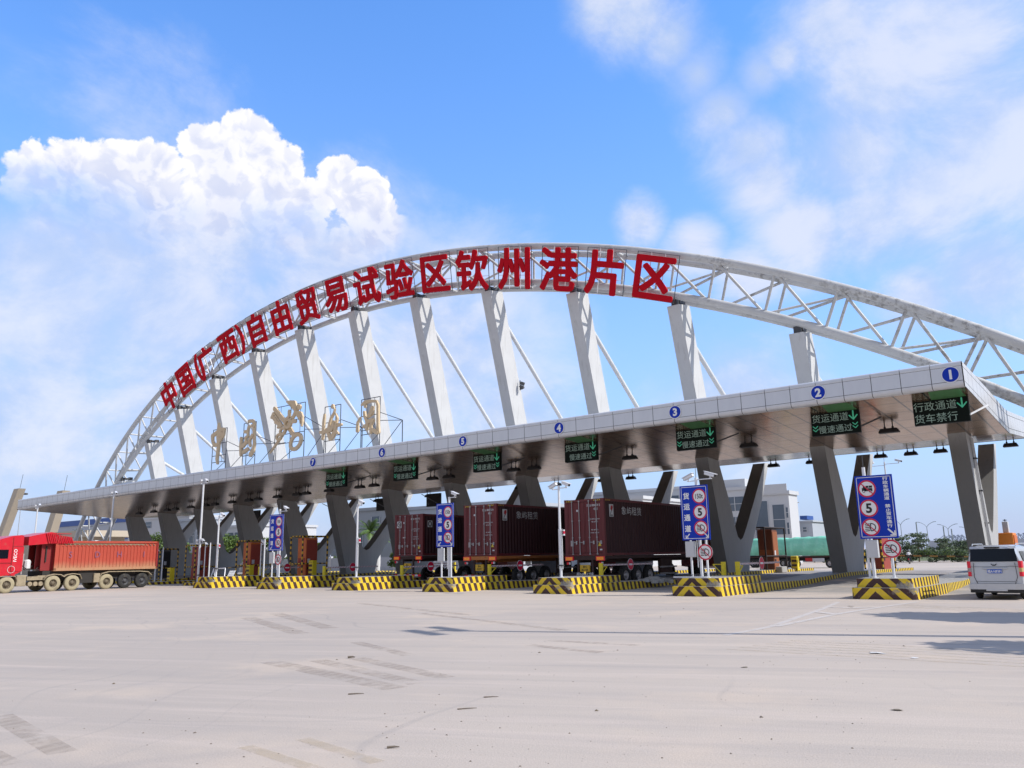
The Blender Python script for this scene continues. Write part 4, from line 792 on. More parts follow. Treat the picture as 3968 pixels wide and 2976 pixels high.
# white gate and fallen grille lying on the seventh island
t = thing('steel_gate', 'white steel gate frame lying on the striped island', 'gate', (-55.6, 35.0, Z0))
mb = MB(); pts = [(-.1,0,.02),(-.15,.2,.55),(1.5,.1,.6),(1.75,-.1,.02)]
for a, b in zip(pts, pts[1:]): mb.tube(a, b, .035, GALV, 8)
mb.tube((-.15,.2,.55), (.35,.0,.02), .03, GALV, 8); mb.build('gate_frame', t)
t = thing('metal_grille', 'white metal grille tilted on the striped island beside the gate', 'grille', (-53.9, 35.4, Z0))
mb = MB()
for k in range(7): mb.bar((-.0+.11*k, -.2, .04), (-.3+.11*k, .2, .42), .03, .02, WHITE)
for k in range(4): mb.bar((-.0-.1*k, -.2+.13*k, .04+.125*k), (.7-.1*k, -.2+.13*k, .04+.125*k), .03, .02, WHITE)
mb.build('grille', t)
t = thing('steel_rail', 'white steel bar lying across the island behind the 150t sign', 'steel bar', (-17.3, 34.1, Z0)); mb = MB(); mb.bar((-.2,0,.04), (1.35,.15,.04), .07, .05, GALV); mb.tube((.5,.1,.06),(.75,.0,.14),.02,BLACKM,6); mb.build('bar', t)
# ---------------------------------------------------------------- barrier arms with no-entry discs
def barrier(x, y, rz, L, disc, lab):
    t = thing('lane_barrier', lab, 'barrier', (x, y, 0), rz, 'yellow barrier posts with striped arms')
    mb = MB(); mb.tube((0,0,Z0 if y < 38.6 else .34), (0,0,1.38), .12, YEL, 14); mb.tube((0,0,1.38), (0,0,1.4), .125, YEL, 14); mb.build('post', t)
    if L:
        mb = MB(); mb.bar((.12,0,1.29), (L,0,1.29), .05, .09, CANDY); mb.build('arm', t)
        mb = MB(); mb.bar((.1,0,1.2), (.62,0,1.2), .04, .035, YEL); mb.bar((.62,0,1.2), (.12,0,.86), .04, .035, YEL); mb.build('bracket', t)
        mb = MB(); mb.M = face_front(disc, -.05, 1.28); mb.ring(0, .325, GREYP, 32, 0, th=.012); mb.ring(0, .30, SIGNRED, 32, .003); mb.add([(-.2,-.045,.006),(.2,-.045,.006),(.2,.045,.006),(-.2,.045,.006)], [[0,1,2,3]], WHITE); mb.M = None; mb.build('no_entry_disc', t)
    else:
        mb = MB(); P = [(-.1,0,1.28),(-.5,-.1,1.28),(-.12,0,.85)]; mb.bar(P[0], P[1], .04, .04, YEL); mb.bar(P[1], P[2], .04, .04, YEL); mb.build('bracket', t)
    return t
barrier(-16.25, 38.35, pi/2, 5.5, 2.95, 'yellow barrier post whose swung arm points away, no-entry disc edge-on, open lane')
barrier(-16.95, 38.3, 0, 0, 0, 'yellow post with only a triangular bracket, beside the open lane')
barrier(-24.0, 38.4, pi/2, 5.8, 3.1, 'yellow barrier post with striped arm across the largest red container')
barrier(-31.8, 38.4, pi/2, 5.5, 2.95, 'yellow barrier post with striped arm across the middle red container')
barrier(-39.2, 38.4, pi/2, 5.4, 2.65, 'yellow barrier post with striped arm before the smallest red container')
barrier(-47.0, 38.4, pi/2, 5.1, 2.6, 'yellow barrier post with striped arm before the V leg and palm')
barrier(-54.6, 38.4, pi/2, 5.1, 2.5, 'yellow barrier post with striped arm and dark disc by the orange kiosks')
barrier(-46.2, 60.0, pi, 3.2, -1, 'distant yellow barrier post with white striped arm beyond the V legs')
barrier(-54.5, 60.5, pi, 3.2, -1, 'distant yellow barrier post with white arm by the palm hedge')
# ---------------------------------------------------------------- kiosks in guard frames
def kiosk(x, y, w, d, h, lab, frame_m, col, g0=.3, boxy=(.12,.62), bx0=.25):
    t = thing('toll_kiosk', lab, 'kiosk', (x, y, 0), 0, 'orange ticket kiosks on the islands')
    bz, bx, by = (frame_m if isinstance(frame_m, tuple) else (frame_m,)*3)
    for a in (0, w):
        for b in (0, d): mb = MB(); mb.tube((a,b,g0), (a,b,h), .065, bz, 8); mb.build('guard_post', t)
    for z_, r_z in ((h, .06), (h*.42, .05)):
        for b in (0, d): mb = MB(); mb.tube((0,b,z_), (w,b,z_), r_z, bx, 8); mb.build('guard_rail', t)
        for a in (0, w): mb = MB(); mb.tube((a,0,z_), (a,d,z_), r_z, by, 8); mb.build('guard_rail', t)
    x0, x1 = w*bx0, w*.95; y0, y1 = d*boxy[0]+.1, d*boxy[1]
    mb = MB(); mb.box(x0, x1, y0, y1, g0, h-.12, col[0], .02); mb.box(x1-.01, x1+.03, y0+.05, y1-.05, g0+.1, h-.3, col[1]); mb.box(x0+.1, x1-.1, y0-.015, y0+.01, g0+1.2, g0+1.7, col[1]); mb.build('cabinet', t)
    mb = MB(); mb.box(x1+.03, x1+.06, y0+.15, y0+.4, g0+1.3, g0+1.65, GREYP); mb.build('card_reader', t); mb = MB(); mb.box(x1+.03, x1+.05, y0+.15, y0+.4, g0+.8, g0+1.0, BLACKM); mb.build('ticket_slot', t)
    return t
BF = (BANDZ, BANDX, BANDY)
kiosk(-55.65, 42.0, 1.5, 2.5, 3.72, 'orange kiosk in yellow and black guard frame, near the palm side', BF, (ORANGE, ORANGED))
kiosk(-63.3, 42.1, 1.5, 2.5, 3.55, 'orange kiosk in banded guard frame behind the white post and steel gate', BF, (ORANGE, ORANGED))
kiosk(-71.2, 42.0, 1.6, 2.3, 3.35, 'dark red kiosk in guard frame behind the tallest camera pole', BF, (ORANGED, ORANGED))
kiosk(-79.2, 43.1, 1.5, 1.9, 3.15, 'dark kiosk in guard frame just behind the dump truck tail', BF, (DARKG, BLACKM))
RUSTF = mat('dark_guard_frame', (.035,.025,.022), .6, .2, .2, 3)
BROWNO = mat('kiosk_shaded_brown', (.17,.055,.025), .5, 0, .15, 2)  # darker brown carries the shade on the kiosk front
kiosk(-25.35, 60.6, 1.95, 4.2, 3.66, 'brown kiosk in dark guard frame beyond the open V pylon by the green truck', RUSTF, (BROWNO, mat('kiosk_side_orange', (.30,.09,.025), .5, 0, .15, 2)), boxy=(.40,.68), bx0=.36)
kiosk(-16.9, 62.4, 1.2, 3.4, 3.3, 'dark red kiosk half hidden behind the truck-ban sign', BF, (mat('kiosk_rust_red', (.30,.055,.03), .6, 0, .15, 2), ORANGED), boxy=(.1,.7))
t = thing('toll_kiosk', 'bright orange kiosk with grey box on top, behind the silver van', 'kiosk', (-8.05, 59.5, 0), 0, 'orange ticket kiosks on the islands')
KO = mat('kiosk_bright_orange', (.78,.24,.03), .45, 0, .08, 2)
mb = MB(); mb.box(0, .85, 0, 1.5, .2, 2.75, KO, .03); mb.box(.86, .9, .1, 1.4, .6, 2.6, ORANGE); mb.build('cabinet', t)
mb = MB(); mb.box(.3, .62, .3, .7, 2.75, 3.45, GREYP, .02); mb.build('grey_box', t); mb = MB(); mb.tube((.46,.5,3.45), (.46,.5,3.6), .03, BLACKM, 6); mb.box(.36,.56,.4,.6,3.52,3.56,BLACKM); mb.build('antenna', t)
# yellow hazard cabinets
def hazcab(x, y, z, h, lab, w=.5):
    t = thing('barrier_cabinet', lab, 'barrier cabinet', (x, y, z), 0, 'yellow barrier machine cabinets')
    mb = MB(); mb.box(0, w, 0, .45, 0, h, YEL, .03); mb.build('cabinet', t); mb = MB(); mb.box(.05, w-.05, -.012, 0, .08, h-.1, HAZBOX); mb.build('striped_front', t); return t
hazcab(-23.55, 66.2, .35, 1.15, 'yellow cabinet with striped front beside the brown kiosk')
hazcab(-69.3, 39.2, .22, 1.15, 'yellow barrier cabinet beside the dump truck tail')
hazcab(-60.95, 41.5, .3, 1.2, 'yellow cabinet behind the white camera pole and steel gate')
hazcab(-53.6, 42.2, .3, 1.5, 'yellow cabinet with striped front beside the 150t sign by the kiosks')
def boom(x, y, z0, p, q, lab):
    t = thing('boom_barrier', lab, 'boom barrier', (x, y, 0), 0, 'banded boom arms across the lanes')
    mb = MB(); mb.box(-.18, .18, -.15, .15, z0, 1.15, YEL, .02); mb.build('cabinet', t); mb = MB(); mb.bar(p, q, .06, .1, BOOM); mb.build('arm', t)
boom(-10.6, 66, .3, (0,0,1.27), (-4.9,0,1.42), 'long black and yellow boom arm across the lane behind the truck-ban sign')
boom(-62.3, 43.2, .3, (0,0,1.45), (-4.6,0,1.25), 'boom arm with faded bands in front of the dark red kiosk')
boom(-54.5, 43.2, .3, (0,0,1.65), (-6.0,0,1.2), 'boom arm with faded bands in front of the orange kiosk')
# concrete blocks, rubble heap
t = thing('concrete_block', 'grey concrete block at the foot of the brown kiosk', 'concrete block', (-23.2, 61.8, .3)); mb = MB(); mb.box(0, .5, 0, 1.1, 0, .45, CONC_G, .04); mb.build('block', t)
mb = MB(); P = [(-21.9, 40.6), (-22.1, 41.3)]; r_ = random.Random(3)
for k in range(46):
    a = r_.uniform(0, 6.28); d = abs(r_.gauss(0, .5)); s_ = r_.uniform(.08, .22)*(1.2-d*.4); c0 = Vector((-22.9+d*cos(a)*1.0, 42.2+d*sin(a)*1.5, .30+max(0, .24-d*.22)))
    vs = [(c0.x+s_*cos(q)*r_.uniform(.7,1.3), c0.y+s_*sin(q), c0.z+zz_) for zz_ in (-.12, .06) for q in (0, 1.2, 2.5, 3.7, 5)]
    mb.add(vs, [[0,1,6,5],[1,2,7,6],[2,3,8,7],[3,4,9,8],[4,0,5,9],[5,6,7,8,9]], CONC_G)
tag(mb.build('rubble_pile'), 'small heap of grey rubble on the kerb before the largest container', 'rubble', None, 'stuff')
# ---------------------------------------------------------------- containers and trailers
def cont_mat():
    m = bpy.data.materials.new('maroon_container_steel'); m.use_nodes = True; N, L = nt(m); b = N['Principled BSDF']; b.inputs['Roughness'].default_value = .5
    o = N.new('ShaderNodeTexCoord').outputs['Object']
    c = mixc(N, L, noise_n(N, L, o, .8, 6, .6), (.12,.010,.014), (.17,.020,.022))
    st = noise_n(N, L, scaled(N, L, o, (6, 6, .5)), 1, 6, .7); c = mixc(N, L, math_n(N, L, 'MULTIPLY', ramp(N, L, st, .5, .72), .5), c, (.13,.05,.035))
    rs = noise_n(N, L, o, 3.5, 9, .72); c = mixc(N, L, math_n(N, L, 'MULTIPLY', ramp(N, L, rs, .6, .68), .6), c, (.06,.02,.012))
    L.new(c, b.inputs['Base Color']); return m
CONT = cont_mat()
CONTS = mat('shaded_grimy_container_side', (.040,.006,.008), .6, 0, .25, .8, (.06,.025,.018), .5, 1.5, stretch=(4, 4, .5))  # container maroon darkened to hold the side's shade, plus streaked grime
CSTEEL = mat('galvanised_lock_bar', (.42,.40,.40), .5, .4, .2, 4)
WSTK = mat('white_sticker', (.66,.66,.66), .5, 0, .1, 8); YSTK = mat('yellow_sticker', (.75,.55,.05), .5, 0, .05, 8); RSTK = mat('red_sticker', (.45,.02,.02), .5, 0, .05, 8)
ORL = mat('orange_tail_lens', (.85,.27,.02), .25, 0, .05, 8, emit=.18); REDL = mat('red_tail_lens', (.6,.01,.03), .2, 0, .05, 8, emit=.12); PLATEY = mat('yellow_plate', (.75,.45,.03), .5, 0, .15, 12)
def container(loc, W, H, L_, lab, code, logo, side_txt, sc):
    t = thing('shipping_container', lab, 'shipping container', loc, 0, 'maroon shipping containers on trailers')
    mb = MB(); e = .16*sc
    # frame
    for x in (0, W-e):
        for y in (0, L_-e): mb.box(x, x+e, y, y+e, 0, H, CONT)
    for z in (0, H-e*.8):
        for y in (0, L_-e): mb.box(e, W-e, y+.004, y+e-.004, z+.004, z+e*.8-.004, CONT)
        for x in (.006, W-e*.6): mb.box(x, x+e*.6-.006, e, L_-e, z+.004, z+e*.8-.004, CONT)
    for x in (0, W-.2*sc):
        for z in (-.01, H-.12*sc): mb.box(x-.006, x+.2*sc+.006, -.008, .2*sc, z, z+.13*sc, CONT)
    mb.box(.03, W-.03, .05, L_-.03, H-.07, H-.03, CONT); mb.box(.03, W-.03, .05, L_-.03, .02, .06, CONT); mb.box(.05, W-.05, L_-.1, L_-.04, .05, H-.05, CONT)
    mb.build('frame', t)
    # corrugated sides
    for xx, sg in ((W-.02, 1), (.02, -1)):
        pts = []; y = e; pw = .278*sc; dp = .045*sc
        while y < L_-e:
            for dy, dd in ((0, 0), (pw*.26, 0), (pw*.5, dp), (pw*.76, dp)): pts.append((min(y+dy, L_-e), xx-sg*dd))
            y += pw
        vs = [(x, yy, e*.8) for yy, x in pts] + [(x, yy, H-e*.8) for yy, x in pts]; n_ = len(pts)
        mb = MB(); mb.add(vs, [[i, i+1, n_+i+1, n_+i] if sg > 0 else [n_+i, n_+i+1, i+1, i] for i in range(n_-1)], CONT); mb.mats = [CONTS]; mb.build('side_wall', t)
    # doors
    dw = (W-2*e)/2
    for s_ in (0, 1):
        x0 = e+dw*s_+.01; x1 = x0+dw-.02; mb = MB(); mb.box(x0, x1, .03, .07, e*.9, H-e*.9, CONT)
        nz_ = 5; zs = [e*.9+(H-1.8*e)*k/nz_ for k in range(nz_+1)]
        for k in range(nz_+1): mb.box(x0+.01, x1-.01, .012, .03, zs[k]-.035 if k else zs[k], zs[k]+.035 if k < nz_ else zs[k], CONT)
        for xx in (x0, x1-.07): mb.box(xx, xx+.07, .008, .03, zs[0], zs[-1], CONT)
        d = mb.build('door', t)
        for fx in (.3, .72):
            mb = MB(); xb = x0+dw*fx; mb.tube((xb, -.03, .06), (xb, -.03, H-.06), .022*sc, CSTEEL, 8)
            for z in (.1, H*.32, H*.62, H-.12): mb.box(xb-.05, xb+.05, -.05, .012, z-.03, z+.03, CSTEEL)
            mb.box(xb-.02, xb+.28*sc, -.06, -.035, H*.23, H*.23+.035, CSTEEL); mb.box(xb+.2*sc, xb+.28*sc, -.05, .01, H*.2, H*.26, CSTEEL); mb.build('locking_bar', d)
    mb = MB(); mb.M = face_front(0, .004, 0)
    mb.text(code[0], .155*sc, WSTK, W*.74, H*.885, .005, off=.02, sx=.8); mb.text(code[1], .155*sc, WSTK, W*.8, H*.82, .005, off=.02, sx=.8)
    for k, s_ in enumerate(['MAX GROSS  32,500 KG', 'TARE  3,870 KG', 'NET  28,630 KG', 'CU.CAP  76.4 CU.M']): mb.text(s_, .075*sc, WSTK, W*.76, H*(.64-.05*k-(.09 if k > 1 else 0)), .005, off=.02, sx=.8)
    mb.ring(0, .06*sc, WSTK, 20, .005, W*.33, H*.8); mb.add([(W*.14,H*.17,.005),(W*.22,H*.17,.005),(W*.22,H*.27,.005),(W*.14,H*.27,.005)], [[0,1,2,3]], CSTEEL)
    mb.add([(W*.83,H*.165,.006),(W*.91,H*.165,.006),(W*.87,H*.245,.006)], [[0,1,2]], YSTK); mb.add([(W*.87,H*.09,.006),(W*.93,H*.09,.006),(W*.93,H*.115,.006),(W*.87,H*.115,.006)], [[0,1,2,3]], WSTK)
    if logo == 'round':
        mb.add([(W*.08,H*.68,.004),(W*.24,H*.68,.004),(W*.24,H*.84,.004),(W*.08,H*.84,.004)], [[0,1,2,3]], WSTK); mb.ring(W*.045, W*.07, BLK, 24, .007, W*.16, H*.76); mb.stroke([(W*.12,H*.77),(W*.2,H*.77),(W*.16,H*.73),(W*.16,H*.79)], BLK, .008, 0, .03*sc); mb.stroke([(W*.3,H*.44),(W*.39,H*.44)], WSTK, .007, 0, .06)
    else:
        for k in range(4):
            for x in (.06*W, .76*W): mb.stroke([(x+.045*W*k, H-.10*sc), (x+.045*W*k+.05, H-.05*sc)], YSTK, .02, 0, .035*sc)
    mb.M = None; mb.build('door_lettering', t)
    mb = MB(); mb.M = face_side(W, 0, 0)
    if logo == 'round':
        mb.add([(.5,H*.68,.01),(1.0,H*.68,.01),(1.0,H*.84,.01),(.5,H*.84,.01)], [[0,1,2,3]], WSTK); mb.ring(.13, .2, BLK, 24, .014, .75, H*.76)
    else:
        x0, x1 = .62, 1.12; mb.add([(x0,H*.68,.01),(x1,H*.68,.01),(x1,H*.9,.01),(x0,H*.9,.01)], [[0,1,2,3]], WSTK)
        mb.add([(x0+.14,H*.82,.014),(x0+.3,H*.78,.014),(x1-.06,H*.84,.014),(x1-.1,H*.885,.014),(x0+.2,H*.875,.014)], [[0,1,2,3,4]], RSTK); mb.stroke([(x0+.28,H*.8),(x0+.14,H*.73)], BLK, .014, 0, .05); mb.text('象屿股份', .11, BLK, (x0+x1)/2, H*.705, .014, off=.03, sx=.8)
        mb.text(side_txt, .56*sc/1.19, WSTK, 3.35, H*.80, .012, off=.0, sx=1.15)
        for k in range(4): mb.stroke([(.22+.16*k, H-.1*sc), (.28+.16*k, H-.05*sc)], YSTK, .012, 0, .03*sc)
    mb.M = None; mb.build('side_lettering', t)
    return t
container((-29.28, 42.8, 1.80), 2.88, 3.42, 14.5, 'largest maroon container, nearest the open lane, white lettering on its side', ('XYLU 804039 3', '45G1'), 'tall', '象屿租赁', 1.19)
container((-36.98, 42.0, 1.90), 2.84, 3.36, 14.5, 'maroon container on the orange-beamed trailer, with white side lettering', ('XYLU 804975 8', '45G1'), 'tall', '象屿租赁', 1.17)
container((-45.3, 43.6, 2.02), 2.9, 3.0, 7.2, 'smallest maroon container, round black logo on a white square', ('SEGU 190787 5', '22G1'), 'round', '', 1.17)
def wheel(mb, x, y, r, w, tyre, rim, n=26, axis='x'):
    """tyre between x and x+w"""
    prof = [(r*.52, 0), (r*.72, -.01), (r*.93, .015), (r, .05), (r, w-.05), (r*.93, w-.015), (r*.72, w+.01), (r*.52, w)]
    rings = []
    for rr, dx in prof:
        rings.append([((x+dx, y+rr*cos(2*pi*i/n), r+rr*sin(2*pi*i/n)) if axis == 'x' else (y+rr*cos(2*pi*i/n), x+dx, r+rr*sin(2*pi*i/n))) for i in range(n)])
    mb.loft(rings, tyre, True, False)
def rimof(mb, x, y, r, w, side, rim, dish=.1, n=24, axis='x'):
    """dished rim on side +1/-1"""
    xo = x+w if side > 0 else x
    P = [(r*.56, 0), (r*.50, -.02*side), (r*.42, -dish*side), (r*.26, -dish*side), (r*.24, -dish*.2*side), (r*.12, .01*side), (0.001, .02*side)]
    rings = [[((xo+dx, y+rr*cos(2*pi*i/n), r+rr*sin(2*pi*i/n)) if axis == 'x' else (y+rr*cos(2*pi*i/n), xo+dx, r+rr*sin(2*pi*i/n))) for i in range(n)] for rr, dx in P]
    mb.loft(rings, rim, True, False)
    for i in range(8):
        a = 2*pi*i/8; q = (xo-dish*side*.9, y+r*.34*cos(a), r+r*.34*sin(a)); e_ = (xo-dish*side*.4, q[1], q[2])
        if axis == 'x': mb.tube(q, e_, .018, rim, 6)
        else: mb.tube((q[1], q[0], q[2]), (e_[1], e_[0], e_[2]), .018, rim, 6)
def wheel_set(t, xs, y, r, tyre, rim, w=.3, sides=None):
    for x, sd in xs:
        mb = MB(); wheel(mb, x, y, r, w, tyre, rim); o = mb.build('wheel', t)
        mb = MB(); rimof(mb, x, y, r, w, sd, rim); mb.build('rim', o)
CHAS = mat('chassis_dark_brown', (.06,.03,.025), .7, .1, .2, 2); CHASO = mat('trailer_rust_orange', (.50,.17,.04), .6, 0, .2, 1.5, (.2,.07,.03), .5, 3); CABW = mat('tractor_cab_paint', (.30,.05,.04), .4, 0, .08, 2)
def trailer(x, y, zd, W, L_, lab, main, plate_txt, lights, sc=1.17, ax=(2.6, 4.15, 5.7)):
    g = gz(y); t = thing('container_truck', lab, 'truck', (x, y, 0), 0, 'container trucks in the lanes')
    mb = MB()
    for xx in (W*.28, W*.66): mb.box(xx, xx+.16, .25, L_, zd-.42, zd-.03, main)
    mb.box(.02, W-.02, .02, .3, zd-.26, zd-.02, main)
    for k in range(6): mb.box(.05, W-.05, 1.4+k*L_/6.5, 1.6+k*L_/6.5, zd-.2, zd-.03, main)
    mb.box(W-.14, W-.02, .3, L_, zd-.2, zd-.02, main); mb.box(.02, .14, .3, L_, zd-.2, zd-.02, main); mb.build('chassis', t)
    r = .58
    for a in ax: wheel_set(t, [(W-.42, 1), (.12, -1)], a, r, RUBBER, CSTEEL); 
    for a in ax: mb = MB(); mb.tube((.2, a, r), (W-.2, a, r), .09, CHAS, 8); mb.build('axle', t)
    mb = MB(); mb.box(.1, W-.1, -.02, .1, .52, .70, lights[1]); mb.box(W*.3, W*.34, 0, .1, .6, zd-.25, CHAS); mb.box(W*.66, W*.70, 0, .1, .6, zd-.25, CHAS); mb.build('rear_bumper', t)
    mb = MB()
    for x0 in (.02, W-.62): mb.box(x0, x0+.6, -.06, .02, zd-.3, zd-.04, REDL); mb.box(x0+.06, x0+.54, -.075, -.06, zd-.26, zd-.08, ORL)
    for x0 in (.12, W-.42): mb.box(x0, x0+.16, -.04, .05, zd-.52, zd-.38, REDL); mb.box(x0+.17, x0+.26, -.04, .05, zd-.52, zd-.38, WSTK)
    mb.build('tail_light', t)
    mb = MB(); mb.box(W*.38, W*.62, -.05, .04, zd-.95, zd-.55, PLATEY); mb.M = face_front(W*.5, -.055, zd-.66); mb.text('桂N', .15, BLK, 0, 0, 0, off=.02); mb.text(plate_txt, .16, BLK, 0, -.18, 0, off=.02); mb.M = face_front(W*.5, -.052, zd-1.1); mb.text('桂N8617挂' if plate_txt == '8617挂' else '', .26, WSTK, 0, 0, 0, off=.02) if plate_txt == '8617挂' else None; mb.M = None; mb.build('licence_plate', t)
    if lights[0]:
        mb = MB(); 
        for k in range(9): mb.box(.1+k*(W-.2)/9, .1+(k+1)*(W-.2)/9-.003, -.03, -.022, .54, .68, WSTK if k % 2 else REDL)
        mb.build('reflector_strip', t)
    # underrun boxes and tractor cab
    mb = MB(); mb.box(W-.35, W-.1, 7.2, 8.8, .6, zd-.25, CHAS); mb.box(W-.1, W-.06, 7.0, 9.4, .5, .62, CSTEEL); mb.box(W-.1, W-.06, 7.0, 9.4, .95, 1.05, CSTEEL); mb.build('side_guard', t)
    cy = L_+1.0
    mb = MB(); mb.loft([[(a, yy, z) for a, yy, z in ((.1, cy, .9), (W-.1, cy, .9), (W-.1, cy+2.2, .7), (.1, cy+2.2, .7))], [(a, yy, z) for a, yy, z in ((.1, cy, 2.4), (W-.1, cy, 2.4), (W-.1, cy+2.35, 2.2), (.1, cy+2.35, 2.2))], [(a, yy, z) for a, yy, z in ((.2, cy, 3.5), (W-.2, cy, 3.5), (W-.2, cy+1.9, 3.4), (.2, cy+1.9, 3.4))]], CABW, False); mb.build('cab', t)
    mb = MB(); mb.box(W-.115, W-.085, cy+.9, cy+2.0, 2.0, 2.7, GLASS); mb.build('window', t)
    for a in (cy+1.5, cy-2.2): wheel_set(t, [(W-.42, 1), (.12, -1)], a, r, RUBBER, CSTEEL)
    return t
trailer(-29.28, 42.75, 1.80, 2.88, 14.5, 'dark trailer truck under the largest container, orange tail lamps and number plate', CHAS, '8617挂', (0, CHAS))
trailer(-36.98, 41.95, 1.90, 2.84, 14.5, 'truck trailer with rusty orange rear beams and red-white bumper strip', CHASO, 'B3291', (1, CHAS))
trailer(-45.3, 43.55, 2.02, 2.9, 9.0, 'truck under the smallest container, red and white striped rear beam', CHAS, 'A7703', (1, CHAS), ax=(3.2, 4.75))
# ---------------------------------------------------------------- red dump truck leaving on the far side
t = thing('dump_truck', 'dusty orange-red tipper truck with red cab driving out', 'dump truck', (-61.3, 23.35, 0), radians(4.5))
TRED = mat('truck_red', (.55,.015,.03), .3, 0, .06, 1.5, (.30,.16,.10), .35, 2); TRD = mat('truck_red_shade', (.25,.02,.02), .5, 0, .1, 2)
def bed_mat():
    m = bpy.data.materials.new('dusty_orange_bed'); m.use_nodes = True; N, L = nt(m); b = N['Principled BSDF']; b.inputs['Roughness'].default_value = .65
    o = N.new('ShaderNodeTexCoord').outputs['Object']; s1 = N.new('ShaderNodeSeparateXYZ'); L.new(o, s1.inputs[0])
    c = mixc(N, L, noise_n(N, L, o, 1.2, 6, .65), (.38,.042,.026), (.48,.08,.04))
    c = mixc(N, L, math_n(N, L, 'SUBTRACT', 1.0, ramp(N, L, math_n(N, L, 'ADD', s1.outputs[2], math_n(N, L, 'MULTIPLY', noise_n(N, L, o, 1.5, 4, .6), .5)), 1.6, 2.4)), c, (.44,.24,.13))
    st = noise_n(N, L, scaled(N, L, o, (4, 4, .6)), 1, 6, .7); c = mixc(N, L, math_n(N, L, 'MULTIPLY', ramp(N, L, st, .5, .75), .4), c, (.30,.05,.03))
    L.new(c, b.inputs['Base Color']); return m
BED = bed_mat()
BLUEP = mat('faded_blue_lettering', (.26,.09,.16), .6, 0, .2, 6); MUD = mat('dusty_chassis', (.33,.27,.18), .9, 0, .25, 2, (.1,.08,.06), .5, 3); MATTEX = mat('chassis_black', (.03,.027,.025), .85, 0, .2, 2)
# near side is local x = 0 plane; body extends to -x; local y runs backwards
Wd = -2.55
mb = MB(); y0, y1, zb_, zt_ = 3.0, 11.0, 1.42, 3.47
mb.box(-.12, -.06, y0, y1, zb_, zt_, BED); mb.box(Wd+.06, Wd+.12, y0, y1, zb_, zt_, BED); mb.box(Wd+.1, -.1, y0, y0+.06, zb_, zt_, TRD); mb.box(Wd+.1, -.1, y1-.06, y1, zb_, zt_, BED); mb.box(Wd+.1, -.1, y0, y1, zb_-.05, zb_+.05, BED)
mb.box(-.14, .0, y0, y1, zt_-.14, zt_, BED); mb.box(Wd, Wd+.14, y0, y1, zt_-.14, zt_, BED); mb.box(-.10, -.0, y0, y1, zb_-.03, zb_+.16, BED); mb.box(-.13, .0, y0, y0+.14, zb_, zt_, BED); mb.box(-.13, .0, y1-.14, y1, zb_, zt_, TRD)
k = 0
yy_ = y0+.28
while yy_ < y1-.3:
    mb.prism([(yy_, -.07), (yy_+.05, -.012), (yy_+.15, -.012), (yy_+.2, -.07)], lambda u, v, w_: (v, u, w_), zb_+.16, zt_-.34, BED); yy_ += .27
mb.box(-.08, -.02, y0+.3, y1-.9, zt_-.36, zt_-.30, BED); mb.tube((-.02, y0+.8, zt_-.22), (-.02, y1-1.2, zt_-.24), .03, MUD, 6)
for k in range(22): mb.tube((-.02, y0+.6+k*.33, zt_-.2), (-.02, y0+.78+k*.33, zt_-.33), .022, MUD, 6)
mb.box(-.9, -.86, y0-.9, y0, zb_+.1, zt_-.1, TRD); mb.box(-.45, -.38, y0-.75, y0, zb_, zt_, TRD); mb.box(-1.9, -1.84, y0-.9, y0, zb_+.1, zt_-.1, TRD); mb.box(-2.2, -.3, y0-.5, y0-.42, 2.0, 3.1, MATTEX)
mb.build('dump_bed', t)
mb = MB(); mb.M = face_side(.004, 0, 0)
mb.M = None
for s_, yy_ in (('S', 4.1), ('D', 6.1), ('H', 7.8), ('I', 9.8)): mb = MB(); mb.M = face_side(.004, 0, 0); mb.text(s_, .62, BLUEP, yy_, 2.5, 0, off=.0, sx=.95); mb.M = None; mb.build('bed_letter', t)
# tarp roller hood above the bed front
mb = MB(); mb.loft([[(x_, y_, z_) for y_, z_ in ((1.15, 3.15), (2.9, 3.3), (3.0, 4.02), (2.6, 4.07), (1.15, 3.75))] for x_ in (-.05, Wd+.05)], TRED, False); mb.build('tarp_hood', t)
mb = MB(); 
for k in range(14):
    a = 2.3+k*.13; mb.tube((.0+.02*(k % 2), a, 4.0-.02*k), (.02*(k % 2), a+.22, 3.28+.0*k), .055, TRED, 6)
mb.box(Wd+.1, -.02, 2.3, 4.05, 3.95, 3.99, TRED); mb.build('folded_tarp', t)
# cab (local y negative is forward)
mb = MB()
def cabring(x_, inset): return [(x_, y_, z_) for y_, z_ in ((-1.35, 1.0-.0), (-1.4, 2.2), (-1.15+inset, 3.15), (-.6+inset, 3.58), (.1, 3.78), (.62, 3.84), (.80, 3.78), (.83, 1.4), (.45, 1.22), (.42, 1.12), (-.62, 1.12))]
mb.loft([cabring(-.02, .05), cabring(.0-.08, 0), cabring(Wd+.08, 0), cabring(Wd+.02, .05)], TRED, False)
mb.box(-.015, .012, .15, .86, 1.42, 3.05, TRED, .01); mb.build('cab', t)
mb = MB(); mb.box(-.02, .008, -1.1, -.12, 2.28, 2.86, GLASS); mb.box(-2.3, -.25, -1.42, -1.36, 2.25, 3.0, GLASS); mb.build('side_window', t)
mb = MB(); mb.M = face_side(.014, 0, 0)
mb.text('IVECO', .30, WHITE, .33, 2.48, .004, off=.01, rot=pi/2); mb.ring(.22, .24, WSTK, 24, .003, .15, 1.55); mb.M = None
for z_ in (3.06,): mb.box(.0, .016, .15, .86, z_, z_+.03, TRD)
mb.box(.0, .016, .12, .15, 1.2, 3.7, TRD); mb.box(0, .02, -1.25, .1, 1.98, 2.0, TRD); mb.build('cab_lettering', t)
